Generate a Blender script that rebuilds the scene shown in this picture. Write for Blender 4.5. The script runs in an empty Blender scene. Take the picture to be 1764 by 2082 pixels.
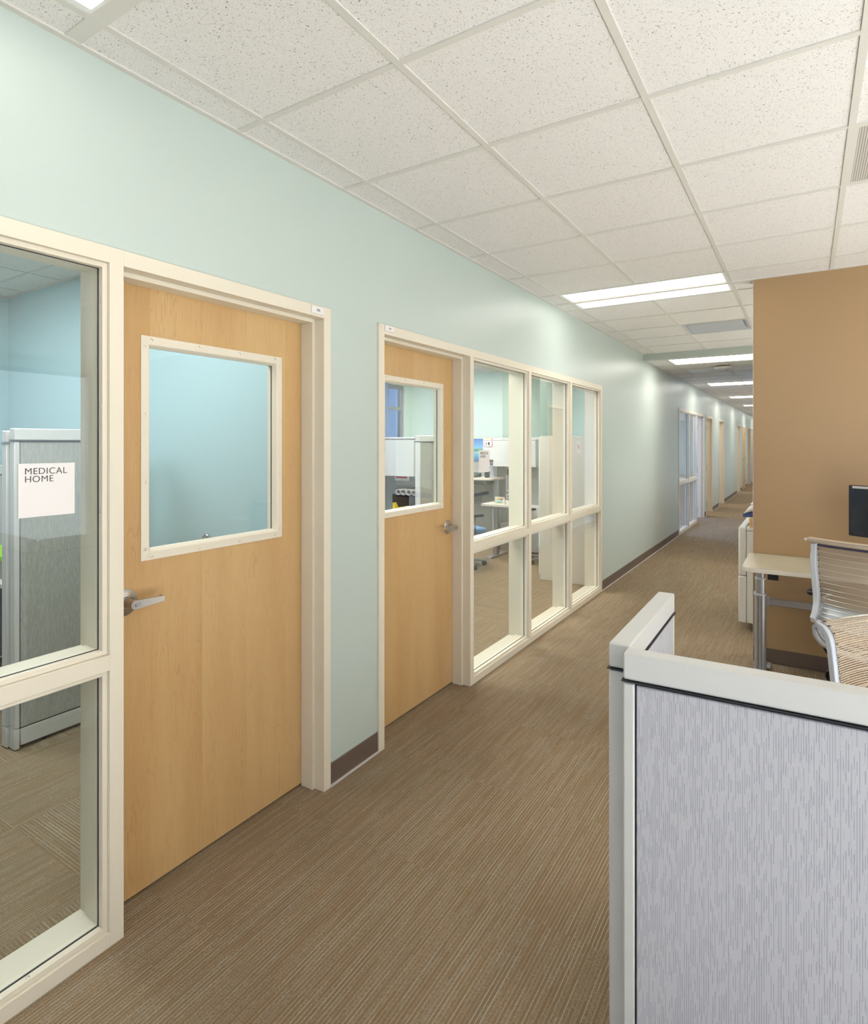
import bpy, bmesh, math, random
from mathutils import Vector, Matrix
PI = math.pi
sc = bpy.context.scene
C = sc.collection
random.seed(7)

# ------------------------------------------------------------------ camera, world, exposure
cam_d = bpy.data.cameras.new('camera')
cam = bpy.data.objects.new('camera', cam_d); C.objects.link(cam)
F_PX, CX, HZ = 1202.0, 866.5, 902.0
cam_d.sensor_fit = 'HORIZONTAL'; cam_d.sensor_width = 36.0
cam_d.lens = F_PX / 1764 * 36
cam_d.shift_x = (882 - CX) / 1764
cam_d.shift_y = -(1041 - HZ) / 1764
cam_d.clip_start = 0.05; cam_d.clip_end = 200
EX, EY, EZ = 1.837, 0.0, 1.568
cam.location = (EX, EY, EZ)
cam.rotation_euler = (PI / 2, 0, 0.5713)
sc.camera = cam
sc.view_settings.view_transform = 'Standard'; sc.view_settings.look = 'None'
sc.view_settings.gamma = 1.0; sc.view_settings.use_curve_mapping = False
sc.view_settings.exposure = 0.0
LAMP = 2.3            # brightness of the corridor troffer lenses
LAMP_COL = (1.0, 0.95, 0.88)
ROOM_COL = (0.88, 0.97, 1.0)
w = bpy.data.worlds.new('sky'); sc.world = w; w.use_nodes = True
bg = w.node_tree.nodes['Background']
# a neutral bright sky on the office side, a shaded blue one on the far side of the building
wt = w.node_tree; tcn = wt.nodes.new('ShaderNodeTexCoord'); sp = wt.nodes.new('ShaderNodeSeparateXYZ'); mr = wt.nodes.new('ShaderNodeMapRange'); mxw = wt.nodes.new('ShaderNodeMix'); mxw.data_type = 'RGBA'
wt.links.new(tcn.outputs['Generated'], sp.inputs[0]); wt.links.new(sp.outputs[0], mr.inputs[0]); mr.inputs[1].default_value = -.3; mr.inputs[2].default_value = .3
wt.links.new(mr.outputs[0], mxw.inputs[0]); mxw.inputs[6].default_value = (6.0, 9.0, 19.0, 1); mxw.inputs[7].default_value = (2.2, 2.35, 2.6, 1)
wt.links.new(mxw.outputs[2], bg.inputs[0]); bg.inputs[1].default_value = 1.0
SUN = 29.0  # invented sun; its bounce off the office floor brightens the ceiling
sl = bpy.data.lights.new('sun', 'SUN'); sl.energy = SUN; sl.angle = .02; sl.color = (.97, .98, 1.0)
so = bpy.data.objects.new('sun', sl); C.objects.link(so)
so.rotation_euler = Vector((1, .05, math.tan(math.radians(29.5)))).to_track_quat('Z', 'Y').to_euler()
def daylight(x, y0, y1, z0, z1, nx, ny=0):      # tells the renderer where a window lets the sky in
    l = bpy.data.lights.new('window_portal', 'AREA'); l.shape = 'RECTANGLE'; l.cycles.is_portal = True
    if nx: l.size, l.size_y = y1 - y0, z1 - z0
    o = bpy.data.objects.new('window_portal', l); C.objects.link(o); o.location = (x, (y0 + y1) / 2, (z0 + z1) / 2)
    o.rotation_euler = (PI / 2, 0, PI / 2 if nx < 0 else -PI / 2)
    o.rotation_euler = Vector((-nx, 0, 0)).to_track_quat('Z', 'Y').to_euler()
    l.size, l.size_y = (z1 - z0, y1 - y0) if False else (y1 - y0, z1 - z0)
daylight(7.05, -4.3, 4.7, .15, 2.6, -1)
daylight(7.05, 5.3, 8.3, .15, 2.6, -1)
daylight(7.05, 10.8, 30.2, .15, 2.55, -1)
pl_ = bpy.data.lights.new('window_portal', 'AREA'); pl_.shape = 'RECTANGLE'; pl_.cycles.is_portal = True; pl_.size, pl_.size_y = 5.0, 1.8
po = bpy.data.objects.new('window_portal', pl_); C.objects.link(po); po.location = (3.5, -4.55, 1.7); po.rotation_euler = (PI / 2, 0, 0)
po.rotation_euler = Vector((0, -1, 0)).to_track_quat('Z', 'Y').to_euler()
daylight(-4.0, 3.2, 8.28, .8, 2.55, 1)
daylight(-3.72, 10.9, 13.7, .3, 2.6, 1)

# ------------------------------------------------------------------ mesh helpers
class MB:
    def __init__(s): s.bm = bmesh.new()
    def box(s, x0, x1, y0, y1, z0, z1, M=None):
        vs = [s.bm.verts.new((x, y, z)) for z in (z0, z1) for x, y in ((x0, y0), (x1, y0), (x1, y1), (x0, y1))]
        for f in ((3, 2, 1, 0), (4, 5, 6, 7), (0, 1, 5, 4), (1, 2, 6, 5), (2, 3, 7, 6), (3, 0, 4, 7)):
            s.bm.faces.new([vs[i] for i in f])
        if M is not None:
            for v in vs: v.co = M @ v.co
        return s
    def prism(s, pts, axis, a0, a1, M=None):
        """closed polygon pts (two coords) pushed along axis 'x','y' or 'z'"""
        def P(p, a):
            if axis == 'x': return (a, p[0], p[1])
            if axis == 'y': return (p[0], a, p[1])
            return (p[0], p[1], a)
        A = [s.bm.verts.new(P(p, a0)) for p in pts]; B = [s.bm.verts.new(P(p, a1)) for p in pts]
        n = len(pts)
        s.bm.faces.new(A); s.bm.faces.new(B[::-1])
        for i in range(n): s.bm.faces.new((A[i], B[i], B[(i + 1) % n], A[(i + 1) % n]))
        if M is not None:
            for v in A + B: v.co = M @ v.co
        return s
    def tube(s, path, r, n=12, caps=True, flat=1.0, up=(0, 0, 1)):
        path = [Vector(p) for p in path]; rings = []
        for i, p in enumerate(path):
            t = (path[min(i + 1, len(path) - 1)] - path[max(i - 1, 0)]).normalized()
            u = Vector(up)
            if abs(t.dot(u)) > .98: u = Vector((1, 0, 0))
            a = t.cross(u).normalized(); b = a.cross(t).normalized()
            rr = r[i] if isinstance(r, (list, tuple)) else r
            rings.append([s.bm.verts.new(p + a * rr * math.cos(k * 2 * PI / n) + b * rr * flat * math.sin(k * 2 * PI / n)) for k in range(n)])
        for i in range(len(rings) - 1):
            for k in range(n):
                s.bm.faces.new((rings[i][k], rings[i][(k + 1) % n], rings[i + 1][(k + 1) % n], rings[i + 1][k]))
        if caps: s.bm.faces.new(rings[0][::-1]); s.bm.faces.new(rings[-1])
        return s
    def cyl(s, p, q, r, n=24): return s.tube([p, q], r, n)
    def lathe(s, prof, n=32, M=None):
        """prof: (radius, height) pairs about z"""
        rings = []
        for r, h in prof:
            if r < 1e-6: rings.append([s.bm.verts.new((0, 0, h))])
            else: rings.append([s.bm.verts.new((r * math.cos(k * 2 * PI / n), r * math.sin(k * 2 * PI / n), h)) for k in range(n)])
        for i in range(len(rings) - 1):
            a, b = rings[i], rings[i + 1]
            for k in range(n):
                k2 = (k + 1) % n
                if len(a) == 1 and len(b) == 1: continue
                if len(a) == 1: s.bm.faces.new((a[0], b[k2], b[k]))
                elif len(b) == 1: s.bm.faces.new((a[k], a[k2], b[0]))
                else: s.bm.faces.new((a[k], a[k2], b[k2], b[k]))
        if M is not None:
            for r in rings:
                for v in r: v.co = M @ v.co
        return s
    def grid(s, fn, nu, nv):
        V = [[s.bm.verts.new(fn(i / nu, j / nv)) for j in range(nv + 1)] for i in range(nu + 1)]
        for i in range(nu):
            for j in range(nv): s.bm.faces.new((V[i][j], V[i + 1][j], V[i + 1][j + 1], V[i][j + 1]))
        return s
    def obj(s, name, mat, parent=None, bevel=0.0, smooth=False, seg=2, solid=0.0, loc=None, rot=None):
        bmesh.ops.recalc_face_normals(s.bm, faces=s.bm.faces)
        me = bpy.data.meshes.new(name); s.bm.to_mesh(me); s.bm.free()
        if mat: me.materials.append(mat)
        o = bpy.data.objects.new(name, me); C.objects.link(o)
        if parent: o.parent = parent
        if loc: o.location = loc
        if rot: o.rotation_euler = rot
        if solid:
            m = o.modifiers.new('solid', 'SOLIDIFY'); m.thickness = solid; m.offset = 0
        if bevel:
            m = o.modifiers.new('bevel', 'BEVEL'); m.width = bevel; m.segments = seg; m.limit_method = 'ANGLE'
            m.angle_limit = math.radians(40)
        if smooth or bevel:
            for p in me.polygons: p.use_smooth = True
            try:
                me.set_sharp_from_angle(angle=math.radians(38))
            except Exception: pass
        return o
def tag(o, label=None, cat=None, group=None, kind=None):
    if label: o['label'] = label
    if cat: o['category'] = cat
    if group: o['group'] = group
    if kind: o['kind'] = kind
    return o
def thing(name, label, cat, loc=(0, 0, 0), rz=0, group=None, kind=None):
    o = bpy.data.objects.new(name, None); C.objects.link(o)
    o.location = loc; o.rotation_euler = (0, 0, rz); o.empty_display_size = .1
    return tag(o, label, cat, group, kind)
def copy_tree(o, parent=None):
    c = o.copy(); C.objects.link(c); c.parent = parent
    for ch in list(o.children): copy_tree(ch, c)
    return c
def text(name, body, size, mat, parent, loc, rot, align='LEFT', extrude=.0004, sx=1.0, spacing=1.0, line=1.0, off=0.0):
    cu = bpy.data.curves.new(name, 'FONT'); cu.body = body; cu.size = size; cu.extrude = extrude
    cu.align_x = align; cu.space_character = spacing; cu.space_line = line; cu.offset = off
    cu.materials.append(mat)
    tmp = bpy.data.objects.new(name, cu); C.objects.link(tmp)
    me = bpy.data.meshes.new_from_object(tmp.evaluated_get(bpy.context.evaluated_depsgraph_get()))
    bpy.data.objects.remove(tmp)
    if not me.materials: me.materials.append(mat)
    me.name = name
    o = bpy.data.objects.new(name, me); C.objects.link(o); o.parent = parent
    o.location = loc; o.rotation_euler = rot; o.scale = (sx, 1, 1)
    return o

# ------------------------------------------------------------------ material helpers
def srgb(r, g, b):
    f = lambda c: (c / 255 / 12.92) if c / 255 <= .04045 else ((c / 255 + .055) / 1.055) ** 2.4
    return (f(r), f(g), f(b), 1)
class NT:
    def __init__(s, name):
        s.m = bpy.data.materials.new(name); s.m.use_nodes = True
        s.t = s.m.node_tree; s.n = s.t.nodes; s.b = s.n['Principled BSDF']; s.out = s.n['Material Output']
    def node(s, typ, ins=None, **kw):
        n = s.n.new(typ)
        for k, v in kw.items(): setattr(n, k, v)
        for k, v in (ins or {}).items(): s.set(n.inputs[k], v)
        return n
    def set(s, inp, v):
        if isinstance(v, bpy.types.NodeSocket): s.t.links.new(v, inp)
        else: inp.default_value = v
    def math(s, op, a, b=None, c=None, clamp=False):
        n = s.node('ShaderNodeMath', operation=op); n.use_clamp = clamp
        s.set(n.inputs[0], a)
        if b is not None: s.set(n.inputs[1], b)
        if c is not None: s.set(n.inputs[2], c)
        return n.outputs[0]
    def ramp(s, v, a, b):       # linear 0..1 between a and b
        n = s.node('ShaderNodeMapRange'); n.clamp = True
        s.set(n.inputs[0], v); n.inputs[1].default_value = a; n.inputs[2].default_value = b
        return n.outputs[0]
    def coords(s, kind='Object'):
        return s.node('ShaderNodeTexCoord').outputs[kind]
    def sep(s, v):
        n = s.node('ShaderNodeSeparateXYZ'); s.set(n.inputs[0], v); return n.outputs
    def comb(s, x, y, z=0.0):
        n = s.node('ShaderNodeCombineXYZ'); s.set(n.inputs[0], x); s.set(n.inputs[1], y); s.set(n.inputs[2], z); return n.outputs[0]
    def noise(s, v, scale, detail=2.0, rough=.5, out=0):
        n = s.node('ShaderNodeTexNoise'); s.set(n.inputs['Vector'], v)
        n.inputs['Scale'].default_value = scale; n.inputs['Detail'].default_value = detail; n.inputs['Roughness'].default_value = rough
        return n.outputs[out]
    def white(s, v):
        n = s.node('ShaderNodeTexWhiteNoise'); n.noise_dimensions = '3D'; s.set(n.inputs['Vector'], v); return n.outputs[0]
    def mix(s, f, a, b):
        n = s.node('ShaderNodeMix'); n.data_type = 'RGBA'
        s.set(n.inputs[0], f); s.set(n.inputs[6], a); s.set(n.inputs[7], b); return n.outputs[2]
    def bump(s, h, strength=.2, dist=.001):
        n = s.node('ShaderNodeBump'); n.inputs['Strength'].default_value = strength; n.inputs['Distance'].default_value = dist
        s.set(n.inputs['Height'], h); s.set(s.b.inputs['Normal'], n.outputs[0])
    def fin(s, col=None, rough=None, metal=None, spec=None):
        if col is not None: s.set(s.b.inputs['Base Color'], col)
        if rough is not None: s.set(s.b.inputs['Roughness'], rough)
        if metal is not None: s.set(s.b.inputs['Metallic'], metal)
        if spec is not None: s.set(s.b.inputs['Specular IOR Level'], spec)
        return s.m
def plain(name, col, rough=.5, metal=0.0, spec=.5, grain=0.0, gscale=300):
    t = NT(name)
    if grain:
        n = t.noise(t.coords(), gscale, 3)
        t.bump(n, grain, .001)
    return t.fin(col, rough, metal, spec)
def emis(name, col, strength):
    t = NT(name); t.fin((.8, .8, .8, 1), .5)
    t.b.inputs['Emission Color'].default_value = (*col, 1); t.b.inputs['Emission Strength'].default_value = strength
    return t.m
def paint(name, col, rough=.36, spec=.5, bump=.12):
    t = NT(name); co = t.coords()
    a = t.noise(co, 260, 4, .6); b = t.noise(co, 30, 2)
    t.bump(t.math('ADD', a, t.math('MULTIPLY', b, .5)), bump, .0012)
    c = t.mix(t.math('MULTIPLY', t.noise(co, 3, 2), .25), col, tuple(x * .93 for x in col[:3]) + (1,))
    return t.fin(c, rough, 0, spec)
def carpet(name, turn=False):
    t = NT(name); x, y, z = t.sep(t.coords())
    if turn:                                   # half metre tiles, each turned by a quarter against its neighbours
        px, py = t.math('DIVIDE', t.math('ADD', x, .27), .6096), t.math('DIVIDE', t.math('ADD', y, .1), .6096)
        par = t.math('FLOORED_MODULO', t.math('ADD', t.math('FLOOR', px), t.math('FLOOR', py)), 2.0)
        tid = t.math('ADD', t.math('MULTIPLY', t.math('FLOOR', px), 3.7), t.math('MULTIPLY', t.math('FLOOR', py), 9.1))
        inv = t.math('SUBTRACT', 1.0, par)
        u = t.math('ADD', t.math('MULTIPLY', x, inv), t.math('MULTIPLY', y, par))
        v = t.math('ADD', t.math('MULTIPLY', y, inv), t.math('MULTIPLY', x, par))
    else:
        u, v = x, y
        tid = t.math('MULTIPLY', t.math('FLOOR', t.math('DIVIDE', y, .6096)), 5.3)
    P = .0040
    ru = t.math('DIVIDE', u, P); row = t.math('FLOOR', ru); fr = t.math('FRACT', ru)
    prof = t.math('SUBTRACT', 1.0, t.math('MULTIPLY', t.math('ABSOLUTE', t.math('SUBTRACT', fr, .5)), 1.5))
    rid = t.comb(row, tid, 0.0); rnd = t.white(rid)
    ls = t.math('ADD', .14, t.math('MULTIPLY', rnd, .40))
    seg = t.math('FLOOR', t.math('ADD', t.math('DIVIDE', v, ls), t.math('MULTIPLY', rnd, 37.0)))
    pick = t.white(t.comb(row, tid, seg))
    every = t.math('LESS_THAN', t.math('FLOORED_MODULO', t.math('ADD', row, .1), 3.0), 1.0)
    light = t.math('MULTIPLY', t.math('ADD', t.math('MULTIPLY', every, .36), t.math('MULTIPLY', t.math('POWER', pick, 1.5), .74)), t.math('ADD', .14, t.math('MULTIPLY', every, .86)))
    loops = t.white(t.comb(t.math('FLOOR', t.math('DIVIDE', u, .0020)), t.math('FLOOR', t.math('DIVIDE', v, .0032)), 1.0))
    seg2 = t.math('FLOOR', t.math('ADD', t.math('DIVIDE', v, .17), t.math('MULTIPLY', t.math('FLOOR', t.math('DIVIDE', row, 3.0)), .37)))
    her = t.math('LESS_THAN', t.white(t.comb(t.math('FLOOR', t.math('DIVIDE', row, 3.0)), seg2, tid)), .50)
    heather = t.math('MULTIPLY', her, t.ramp(loops, .55, .8))
    lm = t.math('MAXIMUM', t.math('MULTIPLY', t.math('MULTIPLY', light, t.ramp(prof, .3, .85)), t.ramp(loops, -.6, .45)), t.math('MULTIPLY', heather, .34), clamp=True)
    var = t.noise(t.comb(x, y, 0.0), 420, 2, .6)
    b = t.mix(t.ramp(var, .3, .7), srgb(122, 100, 75), srgb(172, 146, 112))
    b = t.mix(t.math('MULTIPLY', t.white(t.comb(t.math('FLOOR', t.math('DIVIDE', u, .0020)), t.math('FLOOR', t.math('DIVIDE', v, .0032)), 7.0)), .28), b, srgb(78, 62, 46))
    b = t.mix(t.math('MULTIPLY', t.white(t.comb(row, tid, 3.0)), .35), b, srgb(124, 98, 70))
    l = t.mix(t.white(t.comb(row, tid, 9.0)), srgb(190, 178, 154), srgb(174, 180, 172))
    col = t.mix(lm, b, l)
    big = t.noise(t.comb(x, y, 5.0), 2.2, 3)
    col = t.mix(t.math('MULTIPLY', t.ramp(big, .35, .7), .12), col, srgb(84, 64, 46))
    t.bump(t.math('ADD', t.math('ADD', t.math('MULTIPLY', prof, .5), var), loops), .55, .002)
    return t.fin(col, .95, 0, .12)
def acoustic(name, tint=(230, 226, 222)):
    t = NT(name); co = t.coords()
    wv = t.noise(co, 55, 2, .5, out=1)
    wx = t.node('ShaderNodeVectorMath', operation='MULTIPLY_ADD'); t.set(wx.inputs[0], wv); wx.inputs[1].default_value = (.022, .022, 0); t.set(wx.inputs[2], co)
    v1 = t.node('ShaderNodeTexVoronoi'); t.set(v1.inputs['Vector'], wx.outputs[0]); v1.inputs['Scale'].default_value = 120
    fis = t.math('SUBTRACT', 1.0, t.ramp(v1.outputs['Distance'], .14, .26))
    fis = t.math('MULTIPLY', fis, t.ramp(t.noise(co, 60, 1), .36, .5))
    v2 = t.node('ShaderNodeTexVoronoi'); t.set(v2.inputs['Vector'], co); v2.inputs['Scale'].default_value = 210
    pin = t.math('SUBTRACT', 1.0, t.ramp(v2.outputs['Distance'], .16, .30))
    m = t.math('MAXIMUM', t.math('MULTIPLY', fis, .78), t.math('MULTIPLY', pin, .36), clamp=True)
    col = t.mix(m, srgb(*tint), srgb(112, 104, 92))
    t.bump(t.math('SUBTRACT', 1.0, m), .5, .002)
    return t.fin(col, .9, 0, .2)
def fabric(name, base, dark, pitch=.0026, axis=2, across=(1, 1)):
    """panel cloth: short darker dashes that run up the panel"""
    t = NT(name); x, y, z = t.sep(t.coords())
    u = t.math('ADD', t.math('MULTIPLY', x, across[0]), t.math('MULTIPLY', y, across[1]))
    def dashes(p, length, prob, wd, sd):
        ru = t.math('DIVIDE', u, p); row = t.math('FLOOR', ru); fr = t.math('FRACT', ru)
        rnd = t.white(t.comb(row, sd, 0.0))
        seg = t.math('FLOOR', t.math('ADD', t.math('DIVIDE', z, length), t.math('MULTIPLY', rnd, 41.0)))
        on = t.math('LESS_THAN', t.white(t.comb(row, seg, sd)), prob)
        c = t.math('ABSOLUTE', t.math('SUBTRACT', fr, .5))
        return t.math('MULTIPLY', on, t.math('LESS_THAN', c, wd))
    d = t.math('MAXIMUM', dashes(pitch * 1.72, .028, .58, .16, 3.0), t.math('MULTIPLY', dashes(pitch * .86, .022, .16, .24, 8.0), .6), clamp=True)
    weave = t.noise(t.comb(t.math('MULTIPLY', u, 1.0), z, 0.0), 900, 1)
    col = t.mix(d, base, dark)
    col = t.mix(t.math('MULTIPLY', weave, .2), col, dark)
    t.bump(t.math('SUBTRACT', weave, d), .2, .001)
    return t.fin(col, .85, 0, .2)
def maple(name):
    t = NT(name); x, y, z = t.sep(t.coords())
    flitch = t.math('FLOOR', t.math('DIVIDE', t.math('ADD', y, .06), .215))
    off = t.math('MULTIPLY', flitch, 13.7)
    v = t.comb(t.math('ADD', t.math('MULTIPLY', y, 9.0), off), t.math('MULTIPLY', z, 1.1), 0.0)
    n = t.noise(v, 1.4, 3, .55)
    rings = t.math('FRACT', t.math('MULTIPLY', n, 13.0))
    rg = t.math('MULTIPLY', t.ramp(rings, .80, 1.0), t.ramp(t.noise(v, 2.0, 2), .42, .66))
    fine = t.noise(t.comb(t.math('MULTIPLY', y, 240.0), t.math('MULTIPLY', z, 9.0), 0.0), 1.0, 3, .6)
    big = t.noise(v, .6, 2)
    col = t.mix(t.ramp(big, .3, .7), srgb(205, 170, 118), srgb(192, 152, 100))
    col = t.mix(t.math('MULTIPLY', rg, .45), col, srgb(160, 113, 66))
    col = t.mix(t.math('MULTIPLY', t.ramp(fine, .4, .75), .28), col, srgb(168, 124, 76))
    col = t.mix(t.math('MULTIPLY', t.white(t.comb(flitch, 2.0, 0.0)), .22), col, srgb(214, 180, 130))
    return t.fin(col, .38, 0, .45)
def glass_mat(name, tint=(.975, .995, .99, 1), refl=1.5):
    t = NT(name)
    tr = t.node('ShaderNodeBsdfTransparent', {'Color': tint}); gl = t.node('ShaderNodeBsdfGlossy', {'Roughness': 0.0, 'Color': (1, 1, 1, 1)})
    fr = t.node('ShaderNodeFresnel', {'IOR': 1.52})
    mx = t.node('ShaderNodeMixShader')
    geo = t.node('ShaderNodeNewGeometry')      # both faces of the pane are counted on its outer one
    t.set(mx.inputs[0], t.math('MULTIPLY', t.math('MULTIPLY', fr.outputs[0], refl), t.math('SUBTRACT', 1.0, geo.outputs['Backfacing']), clamp=True)); t.set(mx.inputs[1], tr.outputs[0]); t.set(mx.inputs[2], gl.outputs[0])
    t.t.links.new(mx.outputs[0], t.out.inputs[0])
    return t.m
def brushed(name, col=(.50, .48, .455, 1), rough=.3):
    t = NT(name); x, y, z = t.sep(t.coords())
    n = t.noise(t.comb(t.math('MULTIPLY', x, 30.0), t.math('MULTIPLY', y, 30.0), t.math('MULTIPLY', z, 900.0)), 1.0, 2)
    t.bump(n, .08, .0005)
    return t.fin(col, rough, 1.0)
def knit(name, col, pitch, open_=.34):
    """open three dimensional knit: round holes in offset rows, read from the sheet's UV in metres"""
    t = NT(name); u, v, _ = t.sep(t.coords('UV'))
    ry = t.math('DIVIDE', v, pitch * .87); row = t.math('FLOOR', ry)
    sh = t.math('MULTIPLY', t.math('FLOORED_MODULO', row, 2.0), .5)
    fx = t.math('SUBTRACT', t.math('FRACT', t.math('ADD', t.math('DIVIDE', u, pitch), sh)), .5)
    fy = t.math('SUBTRACT', t.math('FRACT', ry), .5)
    d = t.math('SQRT', t.math('ADD', t.math('MULTIPLY', fx, fx), t.math('MULTIPLY', fy, fy)))
    hole = t.math('LESS_THAN', d, open_)
    t.fin(t.mix(t.ramp(d, open_, .5), tuple(c * .55 for c in col[:3]) + (1,), col), .8, 0, .2)
    tr = t.node('ShaderNodeBsdfTransparent'); mx = t.node('ShaderNodeMixShader')
    t.set(mx.inputs[0], hole); t.set(mx.inputs[1], t.b.outputs[0]); t.set(mx.inputs[2], tr.outputs[0])
    t.t.links.new(mx.outputs[0], t.out.inputs[0])
    return t.m

M = {}
M['sage'] = paint('sage_paint', srgb(190, 201, 193), .37, .6)
M['aqua'] = paint('aqua_paint', srgb(174, 203, 208), .45)
M['mint'] = paint('mint_paint', srgb(208, 226, 218), .5)
M['cream_wall'] = paint('cream_paint', srgb(226, 218, 200), .5)
M['brown_wall'] = paint('caramel_paint', srgb(171, 139, 99), .42, .5, .25)
M['frame'] = plain('cream_enamel', srgb(224, 214, 194), .42, 0, .5, .05, 400)
M['vinyl'] = plain('bounce_vinyl', srgb(222, 220, 214), .5)  # pale so the added office floor throws sunlight up
M['carpet'] = carpet('striped_carpet')
M['carpet_turned'] = carpet('quarter_turned_carpet', True)
M['tile'] = acoustic('acoustic_tile')
M['tee'] = plain('white_tee', srgb(214, 210, 202), .5)
M['base'] = plain('brown_vinyl', srgb(104, 88, 76), .45, 0, .5, .1, 200)
M['toe'] = plain('pale_sealant', srgb(206, 198, 192), .5)
M['maple'] = maple('maple_veneer')
M['glass'] = glass_mat('window_glass')
M['light_tint'] = glass_mat('light_tinted_window_glass', (.62, .63, .64, 1))
M['soft_tint'] = glass_mat('soft_tinted_window_glass', (.46, .50, .56, 1))
M['tinted'] = glass_mat('tinted_window_glass', (.19, .20, .185, 1))
M['steel'] = brushed('satin_steel')
M['screw'] = plain('screw_metal', srgb(215, 208, 195), .3, .7)
M['dark'] = plain('black_gasket', srgb(28, 28, 34), .5)
M['cap'] = plain('warm_white_panel_trim', srgb(207, 206, 202), .45, 0, .5, .08, 900)
M['cloth'] = fabric('grey_dashed_cloth', srgb(194, 193, 197), srgb(162, 162, 170))
M['cloth_green'] = fabric('greenish_grey_cloth', srgb(176, 176, 168), srgb(146, 147, 140))
M['plastic'] = plain('white_plastic', srgb(226, 224, 220), .4)
M['sign'] = plain('sign_white', srgb(232, 226, 222), .5)
M['ink'] = plain('dark_ink', srgb(62, 58, 56), .6)
M['grey_ink'] = plain('grey_ink', srgb(140, 136, 130), .6)
M['alu'] = plain('silver_paint', srgb(168, 166, 166), .35, .6)
M['alu_l'] = plain('light_silver_plastic', srgb(196, 200, 206), .38, .15)
M['laminate'] = plain('desk_laminate', srgb(186, 176, 146), .4)
M['edge'] = plain('desk_edge', srgb(214, 204, 190), .4)
M['black'] = plain('black_plastic', srgb(24, 23, 25), .35)
M['screen'] = plain('screen_black', srgb(16, 14, 12), .18)
M['navy'] = plain('navy_cloth', srgb(28, 28, 62), .8)
M['blue'] = plain('copier_blue', srgb(70, 92, 146), .45)
M['copier'] = plain('copier_white', srgb(222, 221, 215), .42)
M['cardboard'] = plain('carton_tan', srgb(222, 184, 132), .7)
M['red'] = plain('red_ink', srgb(200, 52, 60), .6)
M['yellow'] = plain('box_yellow', srgb(240, 208, 40), .5)
M['lens'] = emis('troffer_lens', LAMP_COL, LAMP)
M['lens_far'] = emis('far_troffer_lens', LAMP_COL, 12.5)
M['lens_mid'] = emis('middle_troffer_lens', LAMP_COL, 5.2)
M['lens_dim'] = emis('troffer_spine', LAMP_COL, LAMP * .42)
M['room_lens'] = emis('room_lens', (.95, .98, 1.0), 15.0)
M['room_lens_b'] = emis('office_lens', (1.0, .98, .93), 27.0)
M['troffer'] = plain('troffer_white', srgb(235, 235, 232), .4)

# ------------------------------------------------------------------ floor and ceilings
RF = -.15                       # room side of the corridor partition
tag(MB().box(2.75, 7.2, -4.6, 4.95, -.05, 0).obj('floor', M['vinyl']), 'pale vinyl floor added out of view to bounce sunlight onto the ceiling', 'vinyl floor', kind='structure')  # reflector floor added outside the view to light the ceiling
tag(MB().box(-.135, 2.75, -4.6, 4.95, -.05, 0).box(-.135, 2.75, 4.95, 8.5, -.05, 0).box(-.135, 3.4, 8.5, 31, -.05, 0).obj('floor', M['carpet']), 'brown carpet with fine pale stripes running down the corridor', 'carpet floor', kind='structure')
def ceiling(name, x0, x1, y0, y1, z, gx, gy, label, wide=(), holes=(), sx=None):
    mb = MB(); Mo = .6096
    xs = [x0, x1] + [gx + Mo * k for k in range(-60, 60) if x0 + .03 < gx + Mo * k < x1 - .03]; xs.sort()
    ys = [y0, y1] + [gy + Mo * k for k in range(-60, 80) if y0 + .03 < gy + Mo * k < y1 - .03]; ys.sort()
    for i in range(len(xs) - 1):
        for j in range(len(ys) - 1):
            cx, cy = (xs[i] + xs[i + 1]) / 2, (ys[j] + ys[j + 1]) / 2
            if any(a < cx < b and c < cy < d for a, b, c, d in holes): continue
            mb.box(xs[i] + .002, xs[i + 1] - .002, ys[j] + .002, ys[j + 1] - .002, z + .005, z + .02)
    o = tag(mb.obj(name, M['tile']), label, 'ceiling', kind='structure')
    g = MB(); t = .012
    inh = lambda px, py: any(a < px < b and c < py < d for a, b, c, d in holes)
    for x in xs[1:-1]:
        for j in range(len(ys) - 1):
            if not inh(x, (ys[j] + ys[j + 1]) / 2): g.box(x - t, x + t, ys[j], ys[j + 1], z, z + .03)
    for y in ys[1:-1]:
        h = .024 if any(abs(y - q) < .01 for q in wide) else t
        for i in range(len(xs) - 1):
            a = xs[i] + (t if i else 0); b = xs[i + 1] - (t if i < len(xs) - 2 else 0)
            if not inh((a + b) / 2, y): g.box(a, b, y - h, y + h, z + .0004, z + .03)
    g.box(x0, x0 + .022, y0, y1, z - .002, z + .03); g.box(x1 - .022, x1, y0, y1, z - .002, z + .03)
    g.box(x0 + .022, x1 - .022, y0, y0 + .022, z - .002, z + .03); g.box(x0 + .022, x1 - .022, y1 - .022, y1, z - .002, z + .03)
    g.obj('ceiling_grid', M['tee'], o)
    MB().box(x0, x1, y0, y1, z + .12, z + .14).obj('deck', M['tee'], o)
    return o
HC, HC2, HB = 2.757, 2.675, 2.713
GX, GY = .152, .901
def cell(i, j, gx=GX, gy=GY, ni=1, nj=1): return (gx + .6096 * i, gx + .6096 * (i + ni), gy + .6096 * j, gy + .6096 * (j + nj))
fix_main = [cell(0, -1, ni=2), cell(0, 6, ni=2), cell(0, -7, ni=2), cell(4, -1, ni=2), cell(4, 4, ni=2), cell(4, -7, ni=2), cell(4, 8, ni=2), cell(4, 11, ni=2)]  # the closing pair are unseen troffers added to light the corridor wall
eggs = cell(1, 9); perf = cell(3, 3)
ceiling('ceiling', 0, 7.0, -4.5, 4.893, HC, GX, GY, 'white speckled acoustic tile ceiling nearest the camera', wide=(GY,), holes=fix_main + [perf])
cs = ceiling('ceiling', 0, 7.0, 4.893, 8.28, HC, GX, GY, 'white acoustic tile ceiling past the brown wall, up to the dropped bulkhead', holes=fix_main + [eggs])
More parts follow.
